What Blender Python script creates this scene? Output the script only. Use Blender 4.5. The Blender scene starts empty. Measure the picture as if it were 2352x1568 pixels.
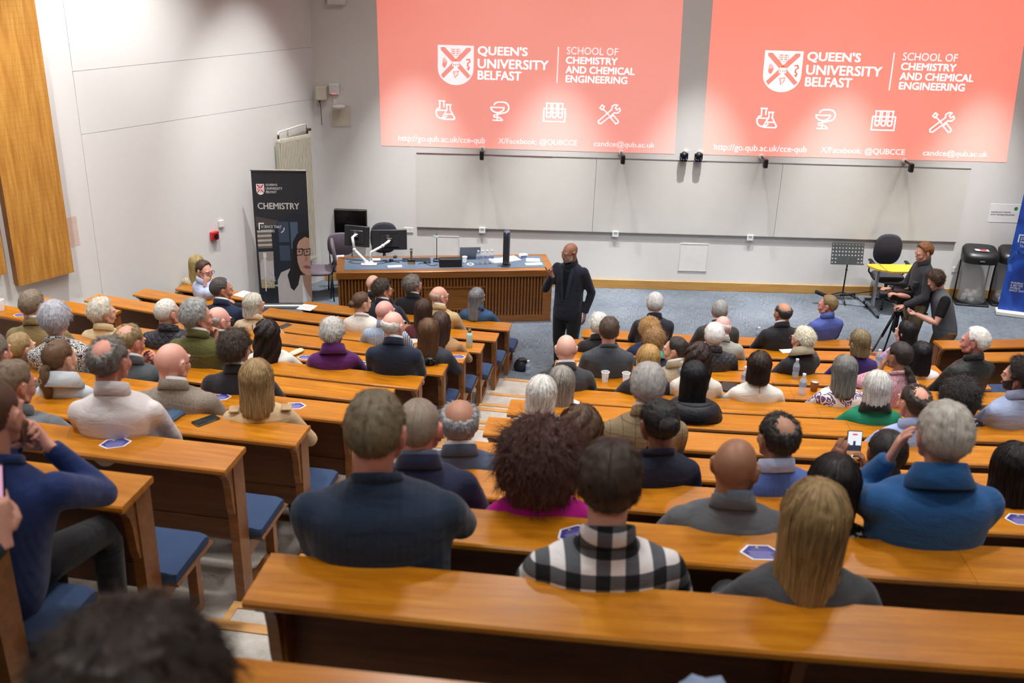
import bpy, bmesh, math, random
import numpy as np
from mathutils import Vector, Matrix, Euler, noise as mnoise
from mathutils.bvhtree import BVHTree
random.seed(7); np.random.seed(7)
S = bpy.context.scene
COL = S.collection
R = math.radians
# ------------------------------------------------------------------ camera
cam = bpy.data.cameras.new('camera'); camo = bpy.data.objects.new('camera', cam); COL.objects.link(camo)
F_PX, PITCH, ROLL, YAW, CAM_H = 2328.41, R(22.725), R(1.795), R(-0.704), 5.398
cam.sensor_fit = 'HORIZONTAL'; cam.sensor_width = 36.0; cam.lens = F_PX / 2352 * 36.0
cam.clip_start = .05; cam.clip_end = 100
fw = Vector((-math.sin(YAW)*math.cos(PITCH), math.cos(YAW)*math.cos(PITCH), -math.sin(PITCH)))
rt = Vector((math.cos(YAW), math.sin(YAW), 0)); up = rt.cross(fw)
r2 = rt*math.cos(ROLL) + up*math.sin(ROLL); u2 = -rt*math.sin(ROLL) + up*math.cos(ROLL)
M = Matrix((r2, u2, -fw)).transposed().to_4x4(); M.translation = Vector((0, 0, CAM_H)); camo.matrix_world = M
cam.dof.use_dof = True; cam.dof.focus_distance = 11.5; cam.dof.aperture_fstop = 3.4
S.camera = camo
# ------------------------------------------------------------------ world, lights, exposure
w = bpy.data.worlds.new('world'); S.world = w; w.use_nodes = True
w.node_tree.nodes['Background'].inputs[0].default_value = (.9, .92, 1, 1); w.node_tree.nodes['Background'].inputs[1].default_value = .25
S.view_settings.view_transform = 'Standard'; S.view_settings.look = 'None'; S.view_settings.gamma = 1.0
S.view_settings.use_curve_mapping = False; S.view_settings.exposure = 0.06
S.cycles.max_bounces = 5; S.cycles.diffuse_bounces = 3; S.cycles.glossy_bounces = 1; S.cycles.use_adaptive_sampling = True; S.cycles.adaptive_threshold = .09; S.cycles.adaptive_min_samples = 12; S.cycles_curves.shape = 'RIBBONS'; S.cycles.transmission_bounces = 3; S.cycles.transparent_max_bounces = 6; S.cycles.caustics_reflective = False; S.cycles.caustics_refractive = False; S.cycles.sample_clamp_indirect = 4
WALL_Y = 15.205; CEIL = 6.7
XC, YC, R1, PITCHR = 3.6026, 34.1836, 22.6004, .84059
ZT = [.0, .200, .410, .655, .895, 1.144, 1.418, 1.690, 1.961, 2.268, 2.581, 2.890, 3.221, 3.55, 3.88]
HD, DEP = .6864, .249
BASE = [float(np.interp(k, [1, 3, 7, 11, 15], [0, -.03, -.12, -.22, -.22])) for k in range(1, 16)]
BZ = [a+b for a, b in zip(ZT, BASE)]      # level of the tier each bench stands on
def spot(name, loc, tgt, power, angle, blend, size=.06, col=(1, .998, .99)):
    l = bpy.data.lights.new(name, 'SPOT'); l.energy = power; l.spot_size = R(angle); l.spot_blend = blend; l.shadow_soft_size = size; l.color = col
    o = bpy.data.objects.new(name, l); COL.objects.link(o); o.location = loc
    o.rotation_euler = (Vector(tgt) - Vector(loc)).to_track_quat('-Z', 'Y').to_euler(); return o
def arealamp(name, loc, power, size, col=(1, .998, .99), spread=118):
    l = bpy.data.lights.new(name, 'AREA'); l.shape = 'DISK'; l.size = size; l.energy = power; l.color = col; l.spread = R(spread)
    o = bpy.data.objects.new(name, l); COL.objects.link(o); o.location = loc; return o
# wall washers along the front wall
for i in range(6):
    x = -3.5 + 2.12*i + .0
    if x < -2.3: continue
    spot('wall_washer', (x, WALL_Y-1.25, 5.9), (x, WALL_Y-.58, 0), 1750, 39, 1.0, .045)
# spots along the left wall
for s, e in ((1.3, 720), (3.5, 900), (5.9, 760)):
    px, py = -2.850-math.sin(R(36.96))*s, WALL_Y-math.cos(R(36.96))*s
    n = Vector((math.cos(R(36.96)), -math.sin(R(36.96)), 0))
    p = Vector((px, py, 0))+n*1.7
    spot('wall_washer', (p.x, p.y, 6.4), (px, py, 1.7 if s < 2 else 2.7), e*(1 if s < 2 else .85), 40 if s < 2 else 74, .9, .06)
# ceiling downlights over the seats and stage
for j, y in enumerate((13.4, 11.2, 9.0, 6.8, 4.6, 2.4, .4)):
    for i, x in enumerate((-5.4, -2.9, -.4, 2.1, 4.6, 7.1)):
        if x < -2.5 and y > 12: continue
        if x < -5 and y > 9: continue
        arealamp('downlight', (x + (.6 if j % 2 else 0), y, CEIL-.06), {13.4: 22, 11.2: 31, 9.0: 33, 6.8: 32, 4.6: 25}.get(y, 11), .32)
# ------------------------------------------------------------------ helpers
def lin(h):
    if not isinstance(h, str): return tuple(h)
    c = [int(h[i:i+2], 16)/255 for i in (0, 2, 4)]
    return tuple(x/12.92 if x <= .04045 else ((x+.055)/1.055)**2.4 for x in c)
_m = {}
class NT:
    def __init__(s, name):
        s.m = bpy.data.materials.new(name); s.m.use_nodes = True; s.t = s.m.node_tree; s.n = s.t.nodes; s.b = s.n['Principled BSDF']
    def add(s, typ, **kw):
        n = s.n.new(typ)
        for k, v in kw.items():
            if hasattr(n, k) and k not in ('inputs',): setattr(n, k, v)
        return n
    def link(s, a, b): s.t.links.new(a, b)
    def coord(s, kind='Object', scale=(1, 1, 1), rot=(0, 0, 0)):
        tc = s.n.new('ShaderNodeTexCoord'); mp = s.n.new('ShaderNodeMapping'); s.link(tc.outputs[kind], mp.inputs[0])
        mp.inputs['Scale'].default_value = scale; mp.inputs['Rotation'].default_value = rot; return mp.outputs[0]
    def noise(s, vec, scale, detail=4, rough=.55, dist=0):
        n = s.n.new('ShaderNodeTexNoise'); s.link(vec, n.inputs['Vector']); n.inputs['Scale'].default_value = scale
        n.inputs['Detail'].default_value = detail; n.inputs['Roughness'].default_value = rough; n.inputs['Distortion'].default_value = dist; return n.outputs['Fac']
    def ramp(s, fac, stops, interp='LINEAR'):
        r = s.n.new('ShaderNodeValToRGB'); s.link(fac, r.inputs[0]); e = r.color_ramp.elements; r.color_ramp.interpolation = interp
        while len(e) < len(stops): e.new(.5)
        for el, (p, c) in zip(e, stops): el.position = p; el.color = (*lin(c), 1)
        return r.outputs[0]
    def mix(s, fac, a, b):
        n = s.n.new('ShaderNodeMix'); n.data_type = 'RGBA'
        for sock, v in ((n.inputs[0], fac), (n.inputs[6], a), (n.inputs[7], b)):
            if hasattr(v, 'is_linked'): s.link(v, sock)
            elif isinstance(v, (int, float)): sock.default_value = v
            else: sock.default_value = (*lin(v), 1)
        return n.outputs[2]
    def math(s, op, a, b=None):
        n = s.n.new('ShaderNodeMath'); n.operation = op
        for i, v in enumerate((a, b)):
            if v is None: continue
            if hasattr(v, 'is_linked'): s.link(v, n.inputs[i])
            else: n.inputs[i].default_value = v
        return n.outputs[0]
    def color(s, v):
        if hasattr(v, 'is_linked'): s.link(v, s.b.inputs['Base Color'])
        else: s.b.inputs['Base Color'].default_value = (*lin(v), 1)
    def rough(s, v, spec=None):
        if hasattr(v, 'is_linked'): s.link(v, s.b.inputs['Roughness'])
        else: s.b.inputs['Roughness'].default_value = v
        if spec is not None: s.b.inputs['Specular IOR Level'].default_value = spec
    def bump(s, h, strength=.3, dist=.01):
        n = s.n.new('ShaderNodeBump'); n.inputs['Strength'].default_value = strength; n.inputs['Distance'].default_value = dist
        s.link(h, n.inputs['Height']); s.link(n.outputs[0], s.b.inputs['Normal'])
def plain(name, col, rough=.6, metal=0, spec=None, var=.06, bump=0, bscale=60):
    if name in _m: return _m[name]
    t = NT(name); vec = t.coord('Object'); f = t.noise(vec, 9, 3)
    c = np.array(lin(col)); t.color(t.mix(f, tuple(c*(1-var)), tuple(np.minimum(c*(1+var), 1)))); t.rough(rough, spec); t.b.inputs['Metallic'].default_value = metal
    if bump: t.bump(t.noise(vec, bscale, 3), bump, .004)
    _m[name] = t.m; return t.m
def emis(name, col, strength, base='000000'):
    if name in _m: return _m[name]
    t = NT(name); t.color(base); t.rough(.6); t.b.inputs['Emission Color'].default_value = (*lin(col), 1); t.b.inputs['Emission Strength'].default_value = strength
    _m[name] = t.m; return t.m
def wood(name, c0, c1, c2, rough=.3, scale=1.0, coat=.3):
    if name in _m: return _m[name]
    t = NT(name); vec = t.coord('Object', (scale*1.1, scale*13, scale*13))
    f = t.noise(vec, 2.2, 6, .6, .6); g = t.noise(t.coord('Object', (3, 60, 60)), 3, 2)
    big = t.noise(t.coord('Object', (.9, 3, 3)), 1.3, 2)
    c = t.ramp(f, [(.28, c0), (.52, c1), (.75, c2)]); c = t.mix(t.math('MULTIPLY', g, .25), c, c0); c = t.mix(t.math('MULTIPLY', big, .35), c, c2)
    t.color(c); t.rough(t.math('ADD', t.math('MULTIPLY', f, .15), rough-.06)); t.b.inputs['Coat Weight'].default_value = coat; t.b.inputs['Coat Roughness'].default_value = .22
    t.bump(f, .05, .002); _m[name] = t.m; return t.m
def glass(name, col='FFFFFF', rough=.05, alpha=.25):
    if name in _m: return _m[name]
    t = NT(name); t.color(col); t.rough(rough); t.b.inputs['Transmission Weight'].default_value = 0.0; t.b.inputs['Alpha'].default_value = alpha
    _m[name] = t.m; return t.m
def cloth(spec):
    if spec in _m: return _m[spec]
    p = spec.split(':'); k = p[0]; c0 = lin(p[1]); c1 = lin(p[2]) if len(p) > 2 else tuple(x*.7 for x in c0)
    t = NT('cloth_'+k); vec = t.coord('Object'); n = t.noise(vec, 7, 3); fine = t.noise(vec, 160, 2)
    fold = t.noise(t.coord('Object', (5, 5, 13)), 1.6, 3, .5, .8)
    bumpsrc, bs, bd = t.math('ADD', t.math('MULTIPLY', fold, 1.0), t.math('MULTIPLY', fine, .12)), .55, .012
    dark = tuple(x*.78 for x in c0); lite = tuple(min(1, x*1.12) for x in c0)
    base = t.mix(n, dark, lite); rough = .85
    def wave(axis, scale, sharp=.5):
        sep = t.n.new('ShaderNodeSeparateXYZ'); t.link(vec, sep.inputs[0]); f = t.math('FRACT', t.math('MULTIPLY', sep.outputs[axis], scale)); return t.math('GREATER_THAN', f, sharp)
    if k == 'tweed': base = t.mix(t.ramp(t.noise(vec, 240, 2), [(.4, '000000'), (.6, 'FFFFFF')]), tuple(x*.7 for x in c0), tuple(min(1, x*1.25) for x in c0))
    elif k == 'vstripes': base = t.mix(wave(0, 62, .52), base, c1)
    elif k == 'plaid':
        a = wave(0, 11.5, .5); b = wave(2, 11.5, .5); s = t.math('MULTIPLY', t.math('ADD', a, b), .5)
        base = t.ramp(s, [(0, p[1]), (.25, '5A5C62'), (.75, p[2])], 'CONSTANT')
    elif k == 'check':
        a = t.math('ADD', wave(0, 15, .93), wave(2, 15, .93)); base = t.mix(t.math('MINIMUM', a, 1), t.mix(t.noise(vec, 150, 2), dark, lite), c1)
    elif k in ('leopard', 'paisley', 'paisleybw', 'floral', 'floralbw'):
        sc = {'leopard': 70, 'paisley': 16, 'paisleybw': 34, 'floral': 85, 'floralbw': 42}[k]
        v = t.n.new('ShaderNodeTexVoronoi'); v.inputs['Scale'].default_value = sc; nv = t.noise(vec, sc*.8, 2); mixv = t.n.new('ShaderNodeMix'); mixv.data_type = 'VECTOR'
        mixv.inputs[0].default_value = .06; t.link(vec, mixv.inputs[4]); nn = t.n.new('ShaderNodeTexNoise'); nn.inputs['Scale'].default_value = sc*.7; t.link(vec, nn.inputs[0]); t.link(nn.outputs['Color'], mixv.inputs[5]); t.link(mixv.outputs[1], v.inputs[0])
        d = v.outputs['Distance']
        if k == 'paisleybw': m = t.ramp(t.math('FRACT', t.math('MULTIPLY', d, 3.2)), [(.45, '000000'), (.55, 'FFFFFF')])
        elif k == 'paisley': m = t.ramp(t.math('MULTIPLY', t.math('FRACT', t.math('MULTIPLY', d, 4)), t.math('GREATER_THAN', t.noise(vec, 9, 1), .5)), [(.35, '000000'), (.45, 'FFFFFF')])
        else: m = t.ramp(d, [(.30, 'FFFFFF'), (.38, '000000')])
        base = t.mix(m, base, c1)
    elif k in ('quilt', 'puffer'):
        sep = t.n.new('ShaderNodeSeparateXYZ'); t.link(vec, sep.inputs[0])
        if k == 'quilt':
            a = t.math('ADD', sep.outputs[0], sep.outputs[2]); b = t.math('SUBTRACT', sep.outputs[0], sep.outputs[2])
            q = t.math('MINIMUM', t.math('ABSOLUTE', t.math('SINE', t.math('MULTIPLY', a, 48))), t.math('ABSOLUTE', t.math('SINE', t.math('MULTIPLY', b, 48))))
        else: q = t.math('ABSOLUTE', t.math('SINE', t.math('MULTIPLY', sep.outputs[2], 34)))
        bumpsrc = t.math('ADD', t.math('POWER', q, .4), t.math('MULTIPLY', fold, 1.2)); bs, bd, rough = .7, .012, .45
    elif k == 'leather': rough = .32; bs = .8; bd = .014
    elif k == 'fleece': bumpsrc = t.math('ADD', fold, t.math('MULTIPLY', fine, .3)); rough = .95
    elif k == 'knit':
        sep = t.n.new('ShaderNodeSeparateXYZ'); t.link(vec, sep.inputs[0]); q = t.math('SINE', t.math('MULTIPLY', sep.outputs[0], 260)); bumpsrc = t.math('ADD', t.math('MULTIPLY', q, .08), fold)
    elif k == 'denim': base = t.mix(fine, tuple(x*.75 for x in c0), tuple(min(1, x*1.25) for x in c0))
    t.color(base); t.rough(rough, .25); t.bump(bumpsrc, bs, bd)
    if k in ('fleece', 'wool', 'knit', 'tweed'): t.b.inputs['Sheen Weight'].default_value = .15
    _m[spec] = t.m; return t.m
def skinmat(c):
    key = 'skin'+c
    if key in _m: return _m[key]
    t = NT('skin'); vec = t.coord('Object'); n = t.noise(vec, 14, 3); b = np.array(lin(c)); b = b*.88+b.mean()*.12
    t.color(t.mix(n, tuple(b*(.98, .88, .86)), tuple(np.minimum(b*1.06, 1)))); t.rough(.48, .4); t.bump(t.noise(vec, 120, 3), .12, .002)
    _m[key] = t.m; return t.m
def hairmat(c, curly=False, streak=.45):
    key = 'hair%s%s' % (c, curly)
    if key in _m: return _m[key]
    t = NT('hair'); b = np.array(lin(c))
    uv = t.coord('UV', (210, 7, 1) if not curly else (60, 40, 1)); f = t.noise(uv, 1.0, 4, .6, .6 if not curly else 1.5); g = t.noise(t.coord('UV', (14, 1.5, 1)), 1.0, 3)
    c1 = t.ramp(t.math('ADD', t.math('MULTIPLY', f, .65), t.math('MULTIPLY', g, .35)), [(.3, tuple(b*(1-streak))), (.5, tuple(b)), (.72, tuple(np.minimum(b*(1+streak)+.012, 1)))])
    t.color(c1); t.rough(.42, .45); t.bump(f, .8, .003 if not curly else .012)
    t.b.inputs['Anisotropic'].default_value = .4
    _m[key] = t.m; return t.m

class MB:
    """collects geometry for one mesh object"""
    def __init__(s): s.v = []; s.f = []; s.m = []; s.uv = {}
    def raw(s, V, Fc, mi=0):
        o = len(s.v); s.v.extend(tuple(map(float, p)) for p in V); s.f.extend(tuple(i+o for i in f) for f in Fc); s.m.extend([mi]*len(Fc)); return o
    def box(s, x0, x1, y0, y1, z0, z1, mi=0, b=0.0):
        if b <= 0:
            V = [(x, y, z) for z in (z0, z1) for y in (y0, y1) for x in (x0, x1)]
            s.raw(V, [(0, 2, 3, 1), (4, 5, 7, 6), (0, 1, 5, 4), (2, 6, 7, 3), (0, 4, 6, 2), (1, 3, 7, 5)], mi); return
        rings = []
        for z, i in ((z0, b), (z0+b, 0), (z1-b, 0), (z1, b)):
            rings.append([(x0+i+b, y0+i, z), (x1-i-b, y0+i, z), (x1-i, y0+i+b, z), (x1-i, y1-i-b, z), (x1-i-b, y1-i, z), (x0+i+b, y1-i, z), (x0+i, y1-i-b, z), (x0+i, y0+i+b, z)])
        s.loft(rings, mi)
    def loft(s, rings, mi=0, caps=True, closed=True):
        n = len(rings[0]); o = len(s.v)
        for r in rings: s.v.extend(tuple(map(float, p)) for p in r)
        for i in range(len(rings)-1):
            for j in range(n if closed else n-1):
                a, b = o+i*n+j, o+i*n+(j+1) % n
                s.f.append((a, b, b+n, a+n)); s.m.append(mi)
        if caps:
            s.f.append(tuple(o+j for j in reversed(range(n)))); s.m.append(mi)
            e = o+(len(rings)-1)*n; s.f.append(tuple(e+j for j in range(n))); s.m.append(mi)
    def tube(s, pts, rad, n=10, mi=0, caps=True, flat=1.0):
        pts = [Vector(p) for p in pts]
        if not hasattr(rad, '__len__'): rad = [rad]*len(pts)
        rings = []; ref = None
        for i, p in enumerate(pts):
            d = (pts[min(i+1, len(pts)-1)]-pts[max(i-1, 0)])
            if d.length < 1e-9: d = Vector((0, 0, 1))
            d.normalize()
            if ref is None: ref = Vector((0, 0, 1)) if abs(d.z) < .9 else Vector((0, 1, 0))
            a = d.cross(ref)
            if a.length < 1e-5: a = d.orthogonal()
            a.normalize(); b = a.cross(d); b.normalize(); ref = b
            rings.append([p+(a*math.cos(2*math.pi*j/n)+b*math.sin(2*math.pi*j/n)*flat)*rad[i] for j in range(n)])
        s.loft(rings, mi, caps)
    def ell(s, c, r, mi=0, nu=16, nv=10, rot=None):
        c = Vector(c); Rm = Euler(rot).to_matrix() if rot else None; V = [c+((Rm @ Vector((0, 0, r[2]))) if Rm else Vector((0, 0, r[2])))]
        for i in range(1, nv):
            th = math.pi*i/nv
            for j in range(nu):
                ph = 2*math.pi*j/nu; p = Vector((r[0]*math.sin(th)*math.cos(ph), r[1]*math.sin(th)*math.sin(ph), r[2]*math.cos(th)))
                V.append(c+((Rm @ p) if Rm else p))
        V.append(c-((Rm @ Vector((0, 0, r[2]))) if Rm else Vector((0, 0, r[2]))))
        Fc = []
        for j in range(nu): Fc.append((0, 1+j, 1+(j+1) % nu))
        for i in range(nv-2):
            for j in range(nu):
                a = 1+i*nu+j; b = 1+i*nu+(j+1) % nu; Fc.append((a, a+nu, b+nu, b))
        e = len(V)-1
        for j in range(nu): Fc.append((e, 1+(nv-2)*nu+(j+1) % nu, 1+(nv-2)*nu+j))
        s.raw(V, Fc, mi)
    def lathe(s, prof, c=(0, 0, 0), n=16, mi=0, caps=True):
        s.loft([[(c[0]+r*math.cos(2*math.pi*j/n), c[1]+r*math.sin(2*math.pi*j/n), c[2]+z) for j in range(n)] for r, z in prof], mi, caps)
    def prism(s, poly, axis, a0, a1, mi=0):
        """poly in the two other axes (in cyclic order), extruded along axis from a0 to a1"""
        def mk(p, a):
            return {0: (a, p[0], p[1]), 1: (p[0], a, p[1]), 2: (p[0], p[1], a)}[axis]
        s.loft([[mk(p, a0) for p in poly], [mk(p, a1) for p in poly]], mi)
    def xform(s, Mx, start=0):
        for i in range(start, len(s.v)): s.v[i] = tuple(Mx @ Vector(s.v[i]))
    def mesh(s, name):
        me = bpy.data.meshes.new(name); me.from_pydata(s.v, [], s.f); me.update()
        if any(s.m): me.polygons.foreach_set('material_index', s.m)
        return me
    def build(s, name, mats, parent=None, smooth=False, fix=True, **tags):
        me = s.mesh(name)
        if fix:
            bm = bmesh.new(); bm.from_mesh(me); bmesh.ops.recalc_face_normals(bm, faces=bm.faces); bm.to_mesh(me); bm.free()
        return link(name, me, mats, parent, smooth, **tags)
def link(name, me, mats, parent=None, smooth=False, **tags):
    if not isinstance(mats, (list, tuple)): mats = [mats]
    for m in mats: me.materials.append(m)
    if smooth is True: me.polygons.foreach_set('use_smooth', [True]*len(me.polygons))
    elif smooth: me.polygons.foreach_set('use_smooth', [True]*len(me.polygons)); me.set_sharp_from_angle(angle=R(smooth))
    o = bpy.data.objects.new(name, me); COL.objects.link(o)
    if parent: o.parent = parent
    for k, v in tags.items(): o[k] = v
    return o
def empty(name, loc=(0, 0, 0), rz=0, **tags):
    o = bpy.data.objects.new(name, None); COL.objects.link(o); o.location = loc; o.rotation_euler = (0, 0, rz); o.empty_display_size = .1
    for k, v in tags.items(): o[k] = v
    return o
def cpy(o, parent=None):
    c = o.copy(); COL.objects.link(c); c.parent = parent; return c
def voxel(jobs):
    """jobs: list of (MB, voxel, smooth_iter, factor) -> list of (verts ndarray, faces list)"""
    tmp = []
    for mb, vs, it, fac in jobs:
        me = mb.mesh('tmp'); o = bpy.data.objects.new('tmp', me); COL.objects.link(o)
        m = o.modifiers.new('r', 'REMESH'); m.mode = 'VOXEL'; m.voxel_size = vs; m.adaptivity = 0
        if it: q = o.modifiers.new('s', 'SMOOTH'); q.factor = fac; q.iterations = it
        tmp.append((o, me))
    dg = bpy.context.evaluated_depsgraph_get(); dg.update(); out = []
    for o, me in tmp:
        e = o.evaluated_get(dg); m2 = e.to_mesh(); n = len(m2.vertices); V = np.empty(n*3); m2.vertices.foreach_get('co', V)
        Fc = [tuple(p.vertices) for p in m2.polygons]; out.append((V.reshape(-1, 3).copy(), Fc)); e.to_mesh_clear()
    for o, me in tmp: bpy.data.objects.remove(o); bpy.data.meshes.remove(me)
    return out
# ------------------------------------------------------------------ materials of the room
M_WALL = plain('wall_paint', 'DEDCD9', .75, var=.02, bump=.06, bscale=90)
M_CEIL = plain('ceiling_paint', 'D8D4CE', .8, var=.02)
def carpet():
    t = NT('stage_carpet'); vec = t.coord('Object')
    br = t.n.new('ShaderNodeTexBrick'); t.link(vec, br.inputs[0]); br.inputs['Scale'].default_value = 1; br.inputs['Brick Width'].default_value = .25; br.inputs['Row Height'].default_value = .5; br.offset = .5
    br.inputs['Color1'].default_value = (.0, .0, .0, 1); br.inputs['Color2'].default_value = (1, 1, 1, 1); br.inputs['Mortar'].default_value = (.5, .5, .5, 1); br.inputs['Mortar Size'].default_value = 0
    a = t.noise(t.coord('Object', (9, 120, 1)), 1, 4); b = t.noise(t.coord('Object', (120, 9, 1)), 1, 4)
    sep = t.mix(br.outputs[0], a, b)
    big = t.noise(vec, 1.3, 2)
    c = t.ramp(t.math('ADD', t.math('MULTIPLY', sep, .75), t.math('MULTIPLY', big, .25)), [(.32, '444B52'), (.5, '656D76'), (.68, '888F97')])
    t.color(c); t.rough(.95, .1); t.bump(sep, .4, .006); return t.m
M_CARPET = carpet()
def vinyl():
    t = NT('aisle_vinyl'); vec = t.coord('Object'); n = t.noise(vec, 5, 5, .6); f = t.noise(vec, 70, 3)
    t.color(t.ramp(t.math('ADD', t.math('MULTIPLY', n, .7), t.math('MULTIPLY', f, .3)), [(.3, '9C948A'), (.5, 'B8B0A6'), (.7, 'CCC6BC')])); t.rough(.55, .3); return t.m
M_VINYL = vinyl()
M_DESK = wood('desk_oak', '925004', 'B86E0A', 'D08C1E', .3, 1, .18)
M_BENCH = wood('bench_oak', '663A16', '844E20', '9C662E', .42, 1, .15)
M_PANEL_SHADED = wood('panel_oak_shaded', '4A2A12', '63391A', '7A4A24', .5, 1, .1)  # bench backs: their shade is painted in as a darker oak
M_NOSE = wood('nosing_oak', 'A8723A', 'C48E50', 'D8A868', .4, 1, .1)
M_SKIRT = wood('skirting_oak', 'A4763A', 'BC8C48', 'CCA05C', .4, .6, .1)
def cushion():
    t = NT('blue_cushion'); vec = t.coord('Object'); n = t.noise(vec, 260, 2); b = t.noise(vec, 6, 2)
    t.color(t.mix(t.math('ADD', t.math('MULTIPLY', n, .5), t.math('MULTIPLY', b, .5)), '26344C', '465A7E')); t.rough(.9, .2); t.bump(n, .3, .003); return t.m
M_CUSH = cushion()
M_BLACK = plain('black_plastic', '141416', .4); M_DGREY = plain('dark_grey_plastic', '2E3034', .45); M_WHITEP = plain('white_plastic', 'E6E4E0', .4)
M_CREAM = plain('radiator_cream', 'D6D0BE', .45); M_STEEL = plain('steel', 'A8AAAE', .3, 1.0); M_PAPER = plain('paper', 'ECEAE8', .8, var=.02)
M_RED = plain('red_plastic', 'C02028', .35)
# ------------------------------------------------------------------ shell
PHI = R(36.96); WX = -2.850; LW_RZ = math.atan2(-math.cos(PHI), -math.sin(PHI))
def lw(s, d, z): return (WX-math.sin(PHI)*s+math.cos(PHI)*d, WALL_Y-math.cos(PHI)*s-math.sin(PHI)*d, z)
def lwall_obj(o): o.location = (WX, WALL_Y, 0); o.rotation_euler = (0, 0, LW_RZ); return o
m = MB(); m.box(-4.5, 10.5, 10.6, WALL_Y+.1, -.2, 0); m.build('floor', M_CARPET, kind='structure')
m = MB(); m.box(WX-.3, 9.6, WALL_Y, WALL_Y+.2, -.2, CEIL); m.build('wall_front', M_WALL, kind='structure')
wl = lwall_obj(empty('wall_left', kind='structure'))
m = MB(); m.box(-.2, 19, -.25, -.006, -.2, CEIL); m.build('wall_core', M_WALL, wl)
for a in ((0, 3.752, -.2, 2.827), (0, 3.752, 2.833, 3.567), (0, 3.752, 3.573, CEIL), (3.758, 19, -.2, CEIL)):
    m = MB(); m.box(a[0], a[1], -.02, 0, a[2], a[3]); m.build('plaster_panel', M_WALL, wl)
wr = empty('wall_right', kind='structure'); wr.location = (9.0, WALL_Y, 0); wr.rotation_euler = (0, 0, math.atan2(-math.cos(PHI), math.sin(PHI)))
m = MB(); m.box(-.2, 19, 0, .25, -.2, CEIL); m.build('plaster_panel', M_WALL, wr)
m = MB(); m.box(-15, 21, -4.4, -4.2, -.2, CEIL); m.build('wall_back', M_WALL, kind='structure')
m = MB(); m.box(-15, 21, -4.4, WALL_Y+.2, CEIL, CEIL+.2); m.build('ceiling', M_CEIL, kind='structure')
m = MB(); m.box(-2.8, 8.9, WALL_Y-.022, WALL_Y, 0, .145, b=.004); m.build('baseboard_front', M_SKIRT, kind='structure')
m = MB(); m.box(0, 4, 0, .02, 0, .12, b=.004); lwall_obj(m.build('baseboard_left', M_WALL, kind='structure'))
# ------------------------------------------------------------------ tiers
def Rk(k): return R1+PITCHR*(k-1)
def th(k, x): return math.asin((x-XC)/Rk(k))
def pol(rad, t, z): return (XC+rad*math.sin(t), YC-rad*math.cos(t), z)
def wall_t(rad, side):
    for i in range(400):
        t = -i*.0025 if side < 0 else i*.0025
        x, y, _ = pol(rad, t, 0)
        if side < 0 and (x-WX)*math.cos(PHI)-(y-WALL_Y)*math.sin(PHI)*1 < .02: return t
        if side > 0 and -(x-9.0)*math.cos(PHI)-(y-WALL_Y)*math.sin(PHI) < .02: return t
    return t
def arcslab(m, r0, r1, t0, t1, z0, z1, n=24, t0b=None, t1b=None):
    """radial slab from radius r0 (far edge) to r1 (near edge)"""
    t0b = t0 if t0b is None else t0b; t1b = t1 if t1b is None else t1b
    rings = []
    for i in range(n+1):
        u = i/n; ta = t0+(t1-t0)*u; tb = t0b+(t1b-t0b)*u
        rings.append([pol(r0, ta, z0), pol(r1, tb, z0), pol(r1, tb, z1), pol(r0, ta, z1)])
    m.loft(rings)
for k in range(2, 16):
    r0, r1 = Rk(k)-.25, Rk(k+1)-.25
    if k == 15: r1 = Rk(k)+4
    m = MB(); arcslab(m, r0, r1, wall_t(r0, -1), wall_t(r0, 1), BZ[k-2]-.25, BZ[k-1], 40, wall_t(r1, -1), wall_t(r1, 1))
    m.build('floor_tier', M_VINYL, kind='structure')
def xL1(k): return .136-.153*(k-1)      # right end of left block
def xM0(k): return 1.02-.155*(k-1)      # left end of middle block
def xM1(k): return 4.52+.07*(k-1)
def xR0(k): return 5.39+.05*(k-1)
def xL0(k): return -2.54-.30*(k-1)
def xLL1(k): return -3.19-.31*(k-1)
def xLL0(k): return -4.28-.27*(k-1)
for k in range(2, 14):
    for (a, b) in ((xL1, xM0), (xLL1, xL0), (xM1, xR0)):
        if a is xLL1 and k > 5: continue
        if a is xM1 and k > 4: continue
        r0 = Rk(k)-.25; t0, t1 = th(k, a(k)+.03), th(k, b(k)-.03)
        m = MB(); arcslab(m, r0-.012, r0+.05, t0, t1, BZ[k-1]-.03, BZ[k-1]+.006, 3); m.build('trim_nosing', M_NOSE, kind='structure')
        if k >= 3:
            zm = (BZ[k-1]+BZ[k])/2; rr = Rk(k)+.26; m = MB(); arcslab(m, rr, Rk(k+1)-.262, t0, t1, BZ[k-1]-.02, zm, 3); st = m.build('floor_step', M_VINYL, kind='structure')
            m = MB(); arcslab(m, rr-.012, rr+.05, t0, t1, zm-.03, zm+.006, 3); m.build('nosing', M_NOSE, st)
            m = MB(); arcslab(m, rr, Rk(k+1)-.262, t0-.0012, t0, BZ[k-1], zm+.004, 1); m.build('side_board', M_NOSE, st)
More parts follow.
